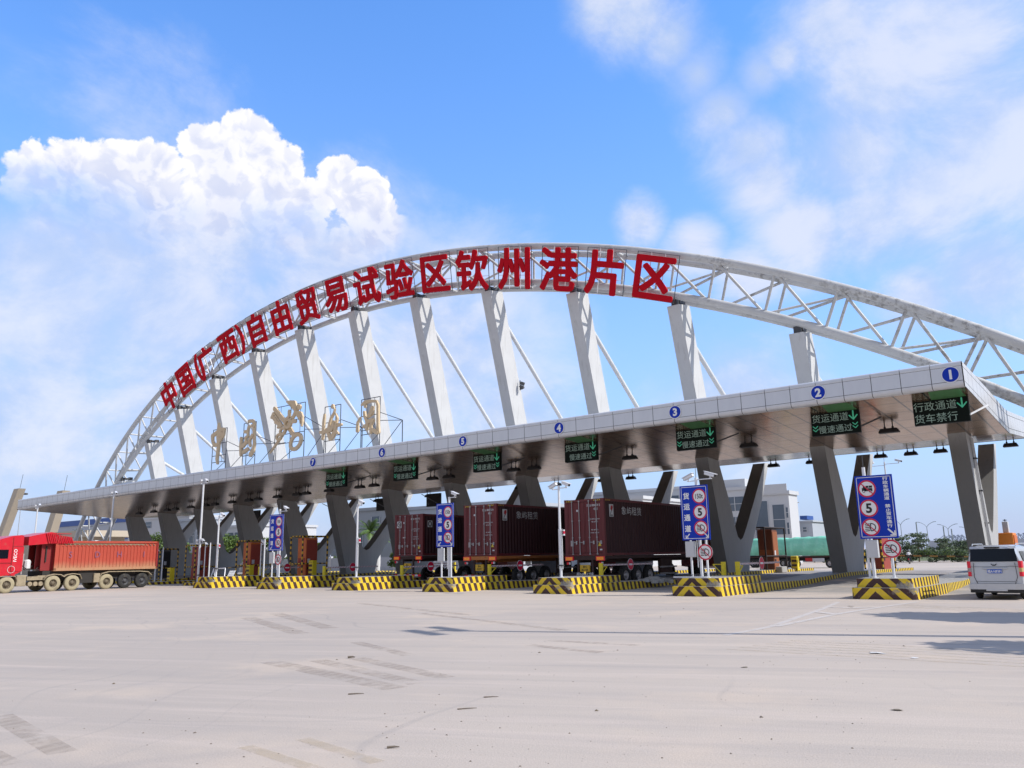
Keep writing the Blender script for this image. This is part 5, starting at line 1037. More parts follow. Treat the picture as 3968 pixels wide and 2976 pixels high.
mb = MB(); mb.box(-2.2, -.4, -.8, 12.0*.8+1.4, .75, 1.05, MATTEX); mb.box(-.5, -.08, .62, 1.25, .42, 1.15, MUD, .03); mb.box(-.45, -.1, 1.3, 2.35, .8, 1.05, MUD)
for k in range(3): mb.tube((-.45, 1.55+k*.36, .55), (-.12, 1.55+k*.36, .55), .15, MUD, 12)
mb.box(-2.3, -.2, 4.9, 6.2, .5, 1.35, MATTEX); mb.box(-.4, -.05, 6.0, 6.45, .5, 1.15, MUD, .02); mb.box(-2.3, -.3, 2.4, 11, 1.05, 1.4, MATTEX); mb.box(-.7, -.2, 2.05, 2.9, .95, 1.1, MUD); mb.build('chassis', t)
mb = MB()
for ys_ in ([(-.72,.9),(-.5,1.12),(0,1.2),(.5,1.12),(.68,.8)], [(2.4,.8),(2.6,1.08),(3.1,1.2),(3.6,1.15),(3.8,1.0),(4.0,1.14),(4.45,1.2),(4.95,1.12),(5.1,.8)], [(6.4,.9),(6.6,1.15),(7.1,1.28),(9.6,1.26),(10.3,1.2),(10.6,.95)]):
    for (a, za), (b_, zb2) in zip(ys_, ys_[1:]): mb.add([(-.5,a,za),(-.02,a,za),(-.02,b_,zb2),(-.5,b_,zb2)], [[0,1,2,3]], MUD); mb.add([(-.02,a,za-.06),(-.02,b_,zb2-.06),(-.02,b_,zb2),(-.02,a,za)], [[0,1,2,3]], MUD)
mb.build('mudguard', t)
for a, ty in ((0, DUSTY), (3.08, DUSTY), (4.45, DUSTY), (7.0, DUSTY), (8.45, RUBBER), (9.85, RUBBER)): wheel_set(t, [(-.36, 1), (Wd+.06, -1)], a, .54, ty, RIMM if ty is DUSTY else DARKG)
mb = MB(); mb.tube((-.6, 1.1, 1.2), (-.6, 1.15, 2.6), .07, CSTEEL, 10); mb.sweep([(-.4, .9, 1.9), (-.3, 1.3, 1.55), (-.5, 2.0, 1.5), (-.8, 2.6, 1.9)], .03, MATTEX, 6); mb.sweep([(-1.0, .9, 2.0), (-.9, 1.5, 1.5), (-1.2, 2.4, 1.9)], .03, MATTEX, 6); mb.box(-1.6, -.5, 1.3, 1.7, 1.5, 2.2, WSTK, .1); mb.build('air_line', t)
# ---------------------------------------------------------------- silver van
SILV = mat('silver_van_paint', (.54,.55,.57), .25, .35, .03, 2, (.3,.29,.27), .25, 1.2)
LENSW = mat('clear_lens', (.40,.28,.28), .2, 0, .05, 8); LENSY = mat('amber_lens', (.55,.40,.16), .2, 0, .05, 8)
BUMP = mat('black_plastic', (.02,.02,.02), .7, 0, .1, 4); PLATEB = mat('blue_plate', (.005,.10,.55), .4, 0, .03, 8)
t = thing('van', 'silver minivan seen from behind, blue number plate, in lane 1', 'van', (-4.93, 34.75, 0), radians(-1.5))
def vring(y, w, z0, zb, zr, tw, c=.12):
    """body section: half width w at belt, tw at roof"""
    return [(-w+.05, y, z0), (w-.05, y, z0), (w, y, z0+.12), (w, y, (z0+zb)/2), (w-.01, y, zb), (tw+.02, y, zr-.22), (tw-.06, y, zr-.07), (tw-.24, y, zr), (-tw+.24, y, zr), (-tw+.06, y, zr-.07), (-tw-.02, y, zr-.22), (-w+.01, y, zb), (-w, y, (z0+zb)/2), (-w, y, z0+.12)]
secs = [(.0, .84, .42, 1.33, 1.86, .70), (.10, .885, .30, 1.34, 1.905, .735), (.45, .90, .28, 1.34, 1.93, .76), (2.2, .905, .28, 1.33, 1.94, .77), (3.0, .905, .28, 1.25, 1.90, .75), (3.55, .90, .28, 1.15, 1.62, .70), (4.15, .88, .30, 1.02, 1.17, .72), (4.65, .80, .34, .80, .88, .66)]
mb = MB(); mb.loft([vring(*s_) for s_ in secs], SILV, True); mb.build('body', t)
def bent(mb, x0, x1, y, z0, z1, m, bow=.05, tilt=.0, rz_=0, n=8, th=.012, taper=0):
    vs = []
    for i in range(n+1):
        u = i/n; x = x0+(x1-x0)*u; yy_ = y+bow*(2*u-1)**2
        vs += [((x if 0 else x), yy_, z0), ((x0+x1)/2+(x-(x0+x1)/2)*(1-taper), yy_+tilt, z1)]
    mb.add(vs, [[2*i, 2*i+2, 2*i+3, 2*i+1] for i in range(n)], m, True)
mb = MB(); bent(mb, -.76, .76, -.052, 1.345, 1.80, GLASS, .018, .03, taper=.07); mb.build('rear_window', t)
VRED = mat('van_seat_cover_red', (.25,.02,.02), .8); mb = MB(); mb.box(.1, .45, .35, .6, 1.2, 1.65, VRED, .08); mb.build('seat', t)
mb = MB(); bent(mb, -.74, .74, -.055, 1.80, 1.885, SILV, .09, .06); mb.box(-.25, .25, -.075, -.03, 1.83, 1.87, BUMP); mb.build('spoiler', t)
mb = MB(); bent(mb, -.80, .80, -.045, .58, 1.335, SILV, .05, .02); mb.build('tailgate', t)
mb = MB()
P = [(-.66, 1.30), (-.69, .8), (-.6, .56), (-.45, .5), (.45, .5), (.6, .56), (.69, .8), (.66, 1.30)]
for (a, z_), (b_, z2) in zip(P, P[1:]): mb.tube((a, -.058+.05*abs(a)**2*1.5, z_), (b_, -.058+.05*abs(b_)**2*1.5, z2), .008, BUMP, 6)
mb.tube((-.76, -.03, 1.16), (.76, -.03, 1.16), .006, BUMP, 6); mb.tube((-.62, -.05, .64), (.62, -.05, .64), .006, BUMP, 6); mb.build('panel_gap', t)
mb = MB(); mb.box(-.38, .42, -.10, -.04, 1.07, 1.13, SILV, .02); mb.build('handle_bar', t)
mb = MB(); mb.box(-.235, .235, -.085, -.06, .93, 1.07, PLATEB, .005); mb.M = face_front(0, -.09, 1.0); mb.text('桂A·NF391', .115, WHITE, 0, 0, 0, off=.03, sx=.85); mb.M = None; mb.build('licence_plate', t)
mb = MB(); mb.M = face_front(0, -.07, 1.235); mb.stroke([(-.09,.03,.02),(-.05,-.01,.035),(-.02,-.03,.03),(0,.0,.02),(.02,-.03,.03),(.05,-.01,.035),(.09,.03,.02)], BLK, 0); mb.M = None; mb.build('emblem', t)
mb = MB(); mb.M = face_front(.6, -.06, 1.2); mb.text('HONGGUANG', .05, CSTEEL, 0, 0, 0, off=.02); mb.text('S 1.5L', .045, CSTEEL, .02, -.56, 0, off=.02); mb.M = None; mb.build('badge', t)
for sg in (-1, 1):
    mb = MB(); x0 = sg*.765; x1 = sg*.888
    def lens(z0, z1, m): mb.loft([[(x0, -.045, z_), (x0+sg*.09, -.03, z_), (x1, .03, z_), (x1+sg*.002, .22, z_), (x1-sg*.03, .22, z_), (x0, .04, z_)] for z_ in (z0, z1)], m, False)
    lens(1.12, 1.36, REDL); lens(.98, 1.12, LENSW if sg < 0 else LENSY); lens(.82, .98, REDL); mb.build('tail_light', t)
mb = MB(); mb.loft([[(-.9, .12, z_), (-.88, -.06, z_), (-.6, -.12, z_), (.6, -.12, z_), (.88, -.06, z_), (.9, .12, z_)] for z_ in (.36, .56)], SILV, False); mb.build('bumper', t)
mb = MB(); mb.loft([[(-.9, .2, z_), (-.86, -.05, z_), (-.6, -.10, z_), (.6, -.10, z_), (.86, -.05, z_), (.9, .2, z_)] for z_ in (.24, .365)], BUMP, False); mb.box(-.34, .34, -.125, -.08, .30, .37, SILV, .01); mb.build('lower_bumper', t)
mb = MB(); mb.box(.885, .915, .45, 1.15, 1.36, 1.70, GLASS); mb.box(.89, .92, 1.25, 2.1, 1.34, 1.72, GLASS); mb.box(.89, .92, 2.2, 2.95, 1.30, 1.70, GLASS)
mb2 = MB(); 
for sg in (-1, 1):
    for a, b_ in ((.3, 1.2), (1.3, 2.15), (2.25, 3.0)):
        w0, w1 = .912, .80
        vs = [(sg*w0, a, 1.36), (sg*w0, b_, 1.36), (sg*(w1-.005), b_-.03, 1.70), (sg*(w1-.005), a+.06, 1.70)]; mb2.add(vs, [[0,1,2,3] if sg > 0 else [3,2,1,0]], GLASS)
mb2.build('side_window', t)
for sg in (-1, 1): mb = MB(); mb.sweep([(sg*.70, .35, 1.91), (sg*.71, .45, 1.975), (sg*.72, 2.3, 1.985), (sg*.71, 2.5, 1.92)], .018, SILV, 8); mb.build('roof_rail', t)
for y_ in (.75, 3.55): wheel_set(t, [(.62, 1), (-.82, -1)], y_, .31, RUBBER, CSTEEL, .2)
mb = MB(); mb.tube((-.6, .75, .3), (.6, .75, .3), .05, BUMP, 8); mb.box(-.6, .6, .3, 4, .22, .34, BUMP); mb.tube((.2, .02, .27), (.2, .5, .27), .03, BUMP, 8); mb.build('underbody', t)
mb = MB(); mb.box(.9, 1.08, 3.0, 3.08, 1.2, 1.4, SILV, .03); mb.build('door_mirror', t)
# ---------------------------------------------------------------- truck under green tarpaulin
TARP = mat('green_tarpaulin', (.22,.62,.45), .6, 0, .3, .9, (.45,.80,.66), .6, 1.0, 1.0, 2.6)
def green_truck(x0, x1, y, lab, h=2.1, cab=False):
    t = thing('flatbed_truck', lab, 'truck', (x0, y, 0), 0, 'trucks under green tarpaulin beyond the plaza')
    Lx = x1-x0; r_ = random.Random(int(x0*10)); n_ = int(Lx*3); rings = []
    for i in range(n_+1):
        x = Lx*i/n_; top = 3.44+.10*noise.noise(Vector((x*.9, 0, 0)))-(0 if .12 < i/n_ < .95 else .15); sag = .05*noise.noise(Vector((x*2, 3, 0)))
        rings.append([(x, -.02+.22*noise.noise(Vector((x*2.6, 1, 0))), 1.38), (x, -.05+.26*noise.noise(Vector((x*3.1, 5, 0))), 2.2), (x, .02+.12*noise.noise(Vector((x*3, 8, 0))), 3.22+sag), (x, .22, top), (x, 1.3, top+.06+sag), (x, 2.2, top-.02), (x, 2.5, 3.0), (x, 2.55, 1.38)])
    mb = MB(); mb.loft(rings, TARP, True); mb.build('tarpaulin', t)
    mb = MB(); mb.box(-.3, Lx+.4, .1, 2.5, 1.18, 1.33, CHAS); mb.box(.0, Lx, .5, 2.1, .8, 1.18, MATTEX); mb.box(Lx*.38, Lx*.52, -.02, .1, .72, 1.12, RSTK); mb.box(Lx*.52, Lx*.75, .0, .1, .70, 1.08, GREYP); mb.build('flatbed', t)
    for a in ([.06, .13, .80, .90] if not cab else [.1, .2, .7]):
        mb = MB(); wheel(mb, -.02, Lx*a+.3, .5, .3, RUBBER, CSTEEL, 20, 'y'); o = mb.build('wheel', t); mb = MB(); rimof(mb, -.02, Lx*a+.3, .5, .3, -1, CSTEEL, .08, 16, 'y'); mb.build('rim', o)
green_truck(-34.3, -28.6, 95, 'green tarpaulin load on a flatbed truck, between the V pylon and the lane sign')
green_truck(-40.5, -35.4, 99, 'green tarpaulin load mostly hidden behind the V pylon and brown kiosk')
# ---------------------------------------------------------------- buildings beyond the plaza
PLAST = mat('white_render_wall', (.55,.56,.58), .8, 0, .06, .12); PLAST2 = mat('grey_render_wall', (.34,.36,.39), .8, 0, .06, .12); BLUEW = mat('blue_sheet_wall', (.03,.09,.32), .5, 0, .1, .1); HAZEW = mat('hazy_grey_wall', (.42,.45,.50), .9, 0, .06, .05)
RSIGN = mat('red_roof_lettering', (.45,.05,.08), .6, 0, .1, 2)
def building(name, lab, x0, x1, y0, y1, z, wallm, wins=(), roof=.5, extra=None):
    t = thing(name, lab, 'building', ((x0+x1)/2, y0, 0)); cx = (x0+x1)/2; w_ = (x1-x0)/2
    mb = MB(); mb.box(-w_, w_, 0, y1-y0, 0, z, wallm); mb.build('wall', t)
    mb = MB(); mb.box(-w_-.25, w_+.25, -.25, y1-y0+.25, z+.004, z+roof, wallm); mb.build('roof', t)
    for (a, b, c, d, side) in wins:
        mb = MB()
        if side == 'F': mb.box(a-cx, b-cx, -.06, .1, c, d, WGLASS)
        else: mb.box(w_-.1, w_+.06, a, b, c, d, WGLASS)
        wo = mb.build('window', t); mb = MB(); n_ = max(1, int((b-a)/1.6))
        for k in range(n_+1):
            q = a+(b-a)*k/n_
            if side == 'F': mb.box(q-cx-.05, q-cx+.05, -.12, -.061, c, d, PLAST)
            else: mb.box(w_+.061, w_+.12, q-.05, q+.05, c, d, PLAST)
        if side == 'F': mb.box(a-cx, b-cx, -.10, -.062, (c+d)/2-.04, (c+d)/2+.04, PLAST)
        mb.build('window_frame', wo)
    if extra: extra(t, cx, w_)
    return t
def office_x(t, cx, w_):
    mb = MB(); mb.box(-57.0-cx, -53.2-cx, 1, 8, 12.6, 13.9, PLAST); mb.build('roof_block', t)
def row(x0, x1, n, c, d, gap=.35):
    s_ = (x1-x0)/n; return [(x0+s_*k+gap/2, x0+s_*(k+1)-gap/2, c, d, 'F') for k in range(n)]
building('office_building', 'long white office block with ribbon windows behind the largest container', -83, -58, 128, 150, 12.6, PLAST, row(-82, -59, 5, 9.4, 11.6)+row(-82, -59, 5, 5.8, 8.0)+row(-82, -59, 5, 2.2, 4.4))
building('office_building', 'stepped white office block with dark balcony windows behind the open V pylon', -57.5, -52.6, 130, 150, 12.0, PLAST, [(-56.4,-53.1,8.6,10.9,'F'),(-56.4,-53.1,5.2,7.6,'F'),(-56.4,-53.1,1.8,4.2,'F')], extra=office_x)
def redsign(t, cx, w_):
    mb = MB(); mb.box(-w_+.1, w_-.1, -.3, -.2, 11.1, 12.6, GREYP); mb.build('sign_frame', t); mb = MB(); mb.M = face_front(0, -.32, 11.85)
    rr_ = random.Random(4)
    for q in range(5):
        for _ in range(7):
            x_ = -2.4+q*1.15+rr_.uniform(-.4, .4); y_ = rr_.uniform(-.5, .45); mb.stroke([(x_, y_), (x_+rr_.uniform(-.35, .35), y_+rr_.uniform(-.3, .3))], RSIGN, .002*_, 0, .2); mb.M = None; mb.build('roof_sign', t)
building('office_building', 'tall white block with red rooftop lettering and big glass wall', -52.4, -46.1, 131, 135, 10.9, PLAST, [(-48.9,-46.9,4.6,9.3,'F'),(-51.9,-49.6,1.2,10,'F'),(-46.75,-46.3,7.2,8.8,'F'),(-46.75,-46.3,4.6,6.4,'F'),(-46.75,-46.3,1.8,3.6,'F')], .6, redsign)
def bluecap(t, cx, w_): mb = MB(); mb.box(-51.9-cx, -50.6-cx, .5, 4, 7.6, 8.3, BLUEW); mb.build('roof_tank', t)
building('factory_building', 'small grey two-storey building with blue rooftop tank', -54, -49.6, 152, 160, 7.1, HAZEW, [(-53.2,-52.4,5.4,6.2,'F'),(-51.4,-50.6,5.4,6.2,'F')], .3, bluecap)
building('warehouse', 'grey house with arched parapet and barred windows behind the palm', -111, -95.5, 92, 110, 9.6, PLAST2, [(-101,-99,6.6,8.6,'F'),(-110,-108.4,4.5,7.0,'F'),(-98,-96.6,4.6,6.8,'F'),(-105.5,-103,3,6,'F')])
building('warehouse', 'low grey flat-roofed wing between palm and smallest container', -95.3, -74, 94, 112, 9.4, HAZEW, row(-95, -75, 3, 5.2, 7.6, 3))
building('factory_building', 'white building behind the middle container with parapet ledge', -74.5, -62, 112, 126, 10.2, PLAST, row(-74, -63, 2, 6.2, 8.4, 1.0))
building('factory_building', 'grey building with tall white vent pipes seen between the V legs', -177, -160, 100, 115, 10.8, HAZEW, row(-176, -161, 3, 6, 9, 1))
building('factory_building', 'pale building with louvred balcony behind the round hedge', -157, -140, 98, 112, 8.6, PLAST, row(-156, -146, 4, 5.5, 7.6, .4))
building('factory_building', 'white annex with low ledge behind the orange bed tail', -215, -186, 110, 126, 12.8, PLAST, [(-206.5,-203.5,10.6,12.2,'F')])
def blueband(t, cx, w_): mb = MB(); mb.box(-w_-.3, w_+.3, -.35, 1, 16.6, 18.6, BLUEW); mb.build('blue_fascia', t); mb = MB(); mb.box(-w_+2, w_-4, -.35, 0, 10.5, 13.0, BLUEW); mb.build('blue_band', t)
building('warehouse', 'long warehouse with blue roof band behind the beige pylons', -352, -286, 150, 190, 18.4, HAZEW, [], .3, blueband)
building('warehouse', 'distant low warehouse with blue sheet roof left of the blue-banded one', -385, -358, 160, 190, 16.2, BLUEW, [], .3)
for k, (x, r) in enumerate([(-171.6, .5), (-170.2, .3)]):
    t = thing('vent_pipe', ['thick white vertical pipe seen between the V legs', 'thin white pipe beside the thick one between the V legs'][k], 'pipe', (x, 97, 0)); mb = MB(); mb.tube((0,0,0), (0,0,14.5), r, WHITE_STEEL, 14); mb.tube((0,0,14.4), (0,0,14.7), r*1.25, WHITE_STEEL, 14); mb.build('pipe', t)
# low gatehouse and its slab roof behind the dump truck
t = thing('gatehouse', 'low beige gatehouse with broad slab roof behind the dump truck', 'building', (-145, 60, 0))
mb = MB(); mb.loft([[(x_, y_, z_) for y_, z_ in ((0, 6.1), (9, 6.1), (9, 6.9), (0, 6.9))] for x_ in (-16, -7)], BEIGE, False); mb.box(-7, 15, 0, 9, 6.0, 6.95, BEIGE); mb.build('roof_slab', t)
mb = MB(); mb.box(-13, 11, 1, 8, 0, 6.0, BEIGE); mb.build('wall', t); mb = MB(); mb.box(-3, 9.5, .9, 1.02, 1.0, 5.8, BLACKM); mb.build('window', t); mb = MB()
for x_ in (-5, 11.5): mb.bar((x_, .5, 0), (x_-1, .5, 6.0), .8, .8, BEIGE)
mb.build('column', t)
for k, (x, zt_, ys_, xb) in enumerate([(-197.5, 18.4, 0, -204.5), (-175.8, 16.6, 3, -180.5)]):
    t = thing('support_pylon', ['beige leaning concrete pylon at the picture edge above the red cab', 'beige leaning concrete pylon rising behind the tarp hood'][k], 'pylon', (xb, 75, 0), 0, 'beige pylons of the second gate'); dx = (x-xb)
    mb = MB(); mb.loft([[(a+o_, y_, z_) for a, y_ in ((-1.25, 0), (1.25, 0), (1.25, 1.5), (-1.25, 1.5))] for o_, z_ in ((-dx*.7, 0), (dx, zt_))], BEIGE, False); mb.build('leg', t)
    mb = MB(); mb.tube((-13, 3, 2), (dx*.55, 1.5, zt_*.72), .3, DARKG, 10); mb.build('stay_pipe', t); mb = MB(); mb.tube((dx*.9, 1, zt_), (dx*.95+.6, 1, zt_+3.2), .04, DARKG, 6); mb.build('lightning_rod', t)
# ---------------------------------------------------------------- trees and plants
BARK = mat('tree_bark', (.12,.09,.06), .9, 0, .2, 4)
def leafm(name, c1, c2):
    m = bpy.data.materials.new(name); m.use_nodes = True; N, L = nt(m); b = N['Principled BSDF']; b.inputs['Roughness'].default_value = .6
    o = N.new('ShaderNodeTexCoord').outputs['Object']; c = mixc(N, L, ramp(N, L, noise_n(N, L, o, 1.3, 3, .6), .35, .65), c1, c2); c = mixc(N, L, math_n(N, L, 'MULTIPLY', noise_n(N, L, o, 20, 1, .5), .6), c, tuple(x*.5 for x in c1))
    L.new(c, b.inputs['Base Color']); b.inputs['Subsurface Weight'].default_value = 0; return m
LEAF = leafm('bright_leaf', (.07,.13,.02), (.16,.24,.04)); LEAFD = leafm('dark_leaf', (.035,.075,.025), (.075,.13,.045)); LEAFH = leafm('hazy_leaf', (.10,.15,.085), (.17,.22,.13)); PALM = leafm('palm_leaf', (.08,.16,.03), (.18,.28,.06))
def leaves(mb, cs, n, size, m, r_, flat=1.0):
    tot = sum(c[3]**2 for c in cs); vs = []; fs = []
    for (cx, cy, cz, cr) in cs:
        for _ in range(int(n*cr*cr/tot)+4):
            d = Vector((r_.gauss(0,1), r_.gauss(0,1), r_.gauss(0,1)*flat)).normalized()*cr*(r_.uniform(.55, 1.06)); p = Vector((cx, cy, cz))+Vector((d.x, d.y, d.z*flat))
            a = Vector((r_.gauss(0,1), r_.gauss(0,1), r_.gauss(0,.6))).normalized(); b = a.cross(Vector((r_.gauss(0,1), r_.gauss(0,1), r_.gauss(0,1)))).normalized(); s_ = size*r_.uniform(.6, 1.4)
            k = len(vs); vs += [p-a*s_, p+b*s_*.45, p+a*s_, p-b*s_*.45]; fs.append([k, k+1, k+2, k+3])
    mb.add(vs, fs, m)
def tree(x, y, h, w_, lab, m, n=1600, seed=0, trunk=.35, grp='trees beyond the gate', flat=.8, size=.22, name='tree', layers=False, col=None):
    r_ = random.Random(seed); t = thing(name, lab, 'tree', (x, y, gz(y)), r_.uniform(0, 6), grp); cs = []
    for i in range(11):
        a = r_.uniform(0, 6.28); q = r_.uniform(0, .62)*w_; zc = h*(trunk+(1-trunk)*r_.uniform(.25, .85))
        if layers: zc = h*[.55,.72,.9][i % 3]; q = r_.uniform(.1, .75-.18*(i % 3))*w_
        cs.append((q*cos(a), q*sin(a), zc, r_.uniform(.24, .42)*w_*(1 if not layers else .9)))
    mb = MB(); mb.sweep([(0,0,-.1), (.04*w_,.02*w_,h*trunk*.6), (0,.03*w_,h*trunk), (.03,0,h*.75)], [.05*h*.6, .04*h*.6, .03*h*.6, .01*h], BARK, 8)
    for c in cs[:7]: mb.tube((0,0,h*trunk*.8), (c[0]*.8, c[1]*.8, c[2]), .014*h, BARK, 5, .005*h)
    mb.build('trunk', t); mb = MB(); leaves(mb, cs, n, size, m, r_, flat if not layers else .55); mb.build('crown', t); return t
tree(-178, 82, 10.0, 5.2, 'bright green tree behind the gatehouse roof', LEAF, 1700, 1)
tree(-172, 84, 8.6, 3.2, 'smaller bright tree among the arch feet', LEAF, 900, 2)
tree(-147.5, 80, 7.4, 3.6, 'rounded yellow-green tree above the dump bed tail', LEAF, 1700, 3, .2)
tree(-134.5, 79, 5.4, 2.2, 'small yellow-green bush tree beside the dark red kiosk', LEAF, 900, 4, .15)
tree(-121.5, 80, 6.2, 3.6, 'round spiky green bush between two V legs', LEAF, 1800, 5, .1)
tree(-113.0, 81, 6.0, 2.4, 'green bush beside the orange kiosk frame and V leg', LEAF, 900, 6, .15)
tree(-101.0, 80, 5.9, 3.0, 'loose green tree right of the second orange kiosk', LEAF, 1500, 7, .2)
tree(-97.5, 78, 4.6, 1.8, 'low bush beside the second orange kiosk', LEAF, 700, 17, .1)
tree(-74.5, 74, 5.0, 2.0, 'dark creeper-like bush beside the smallest container', LEAFD, 1100, 18, .05)
tree(-77.5, 75, 3.6, 1.9, 'low green shrub behind the striped arm before the smallest container', LEAF, 900, 19, .05)
def palm(x, y, h, lab, seed, fr=22, fl=2.4):
    r_ = random.Random(seed); t = thing('palm_tree', lab, 'palm tree', (x, y, .2), 0, 'palms beyond the gate')
    mb = MB(); mb.sweep([(0,0,0), (0,0,h*.2), (.03,0,h*.55), (0,0,h*.74)], [.36,.42,.34,.2], CONC_W, 12); mb.build('trunk', t)
    mb = MB(); vs = []; fs = []
    for k in range(fr):
        a = r_.uniform(0, 6.28); e = r_.uniform(-.1, 1.35); L_ = fl*r_.uniform(.75, 1.1); p = Vector((0,0,h*.74)); d = Vector((cos(a)*cos(e), sin(a)*cos(e), sin(e))); side = Vector((-sin(a), cos(a), 0))
        for i in range(14):
            p2 = p+d*(L_/14); d = (d+Vector((0,0,-.105))).normalized(); ll = .62*sin(pi*(i+1.5)/16)
            for sg in (-1, 1):
                for q in (0, .5):
                    b0 = p.lerp(p2, q); tip = b0+side*sg*ll+d*ll*.55+Vector((0,0,-ll*.35)); kk = len(vs); vs += [b0, b0+d*.07, tip]; fs.append([kk, kk+1, kk+2])
            p = p2
    mb.add(vs, fs, PALM); mb.build('crown', t)
palm(-83.2, 75.5, 6.9, 'palm tree with swollen pale trunk between the V legs', 3, 26, 2.5)
palm(-86.5, 80, 6.0, 'smaller palm half hidden by the V leg', 5, 18, 2.2)
# hedge and layered trees along the far road (right side)
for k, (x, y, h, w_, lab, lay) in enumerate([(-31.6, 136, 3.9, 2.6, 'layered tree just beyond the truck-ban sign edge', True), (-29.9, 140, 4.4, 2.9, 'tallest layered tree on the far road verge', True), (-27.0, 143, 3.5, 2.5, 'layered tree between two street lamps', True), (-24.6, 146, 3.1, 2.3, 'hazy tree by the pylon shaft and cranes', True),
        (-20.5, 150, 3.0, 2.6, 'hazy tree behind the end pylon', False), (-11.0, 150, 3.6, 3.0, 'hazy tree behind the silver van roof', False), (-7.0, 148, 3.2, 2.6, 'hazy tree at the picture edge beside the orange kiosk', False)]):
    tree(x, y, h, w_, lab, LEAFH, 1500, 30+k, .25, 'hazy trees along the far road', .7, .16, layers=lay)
r_ = random.Random(5); mb = MB(); cs = []
for k in range(120):
    x = -46+k*.36; cs.append((x, 134+r_.uniform(-.5, 3.5)-(x+30)*.35, r_.uniform(.3, 1.6), r_.uniform(.5, .95)))
leaves(mb, cs, 26000, .13, LEAFH, r_, .8); leaves(mb, [(c[0], c[1]-.2, c[2], c[3]) for c in cs[::2]], 8000, .13, LEAF, r_, .8)
tag(mb.build('hedge'), 'low green hedge of mixed shrubs along the far road', 'hedge', None, 'stuff')
r_ = random.Random(6); mb = MB(); cs = [(-205+k*1.1, 88+r_.uniform(-3, 3), r_.uniform(.4, 2.0), r_.uniform(.9, 1.6)) for k in range(118)]
leaves(mb, cs, 16000, .25, LEAF, r_, .8); tag(mb.build('hedge'), 'bright green hedge and undergrowth seen under the canopy', 'hedge', None, 'stuff')
# boundary wall seen beneath the canopy
t = thing('boundary_wall', 'pale low boundary wall beyond the plaza, seen between the pylons', 'wall', (-130, 84, 0)); mb = MB(); mb.box(-75, 62, 0, .3, 0, 2.1, HAZEW); 
for k in range(30): mb.box(-75+k*4.7, -74.6+k*4.7, -.06, .36, 0, 2.35, PLAST)
mb.build('wall_panel', t)
# ---------------------------------------------------------------- street lamps, masts, cranes in the haze
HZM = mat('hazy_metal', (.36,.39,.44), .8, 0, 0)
def lamp(x, y, h, lab, arms=2, sp=2.0):
    t = thing('street_lamp', lab, 'street lamp', (x, y, 0), 0, 'double-armed street lamps in the distance'); mb = MB(); mb.tube((0,0,0), (0,0,h*.86), .13, HZM, 8, .09)
    mb.build('pole', t)
    for sg in (-1, 1)[:arms]:
        mb = MB(); mb.sweep([(0,0,h*.85), (sg*sp*.25,0,h*.92), (sg*sp*.65,0,h*.975), (sg*sp,0,h)], .07, HZM, 6); mb.build('arm', t)
        mb = MB(); mb.bar((sg*sp*.85,0,h-.03), (sg*sp*1.28,0,h+.04), .3, .12, HZM); mb.build('lamp_head', t)
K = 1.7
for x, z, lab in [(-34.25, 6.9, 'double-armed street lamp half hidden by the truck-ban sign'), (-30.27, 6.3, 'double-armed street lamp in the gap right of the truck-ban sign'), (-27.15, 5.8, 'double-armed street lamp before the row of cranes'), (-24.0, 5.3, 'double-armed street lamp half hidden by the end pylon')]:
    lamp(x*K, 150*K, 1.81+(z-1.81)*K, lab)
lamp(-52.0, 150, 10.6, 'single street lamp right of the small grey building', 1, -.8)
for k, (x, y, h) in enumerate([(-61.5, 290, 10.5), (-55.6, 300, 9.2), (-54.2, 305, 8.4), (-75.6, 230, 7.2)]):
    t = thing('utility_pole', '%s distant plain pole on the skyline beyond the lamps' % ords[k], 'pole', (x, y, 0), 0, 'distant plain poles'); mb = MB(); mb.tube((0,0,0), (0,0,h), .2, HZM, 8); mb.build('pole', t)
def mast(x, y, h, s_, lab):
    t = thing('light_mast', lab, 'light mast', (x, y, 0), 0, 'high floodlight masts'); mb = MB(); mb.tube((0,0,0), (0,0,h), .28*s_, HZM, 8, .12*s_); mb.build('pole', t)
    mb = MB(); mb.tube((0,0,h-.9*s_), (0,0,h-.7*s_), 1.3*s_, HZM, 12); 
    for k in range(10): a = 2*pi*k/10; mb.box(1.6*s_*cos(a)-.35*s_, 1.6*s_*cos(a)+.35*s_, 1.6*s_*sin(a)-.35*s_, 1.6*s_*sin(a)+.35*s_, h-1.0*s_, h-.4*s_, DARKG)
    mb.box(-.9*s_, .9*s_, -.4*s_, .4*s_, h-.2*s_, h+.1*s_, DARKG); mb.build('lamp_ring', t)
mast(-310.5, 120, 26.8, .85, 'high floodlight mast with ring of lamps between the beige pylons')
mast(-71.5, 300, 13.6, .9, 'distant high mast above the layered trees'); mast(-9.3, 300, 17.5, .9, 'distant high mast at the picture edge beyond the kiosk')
t = thing('floodlight', 'dark twin floodlight bracketed to a white pylon high above the number 4 plate', 'floodlight', (-38.6, 50.6, 15.2))
for dx, dz, a_ in ((.25, .12, .4), (.2, -.2, -.3)):
    mb = MB(); mb.M = T(dx, .1, dz) @ Matrix.Rotation(a_, 4, 'Y'); mb.box(-.16, .16, -.1, .1, -.12, .12, DARKG, .02); mb.M = None; mb.build('housing', t)
mb = MB(); mb.bar((-.1, .1, -.1), (.25, .1, .05), .05, .05, BLACKM); mb.bar((0, .1, -.4), (0, .1, .4), .06, .06, BLACKM); mb.build('bracket', t)
CRN = mat('hazy_crane_grey', (.42,.46,.53), .9, 0, 0)
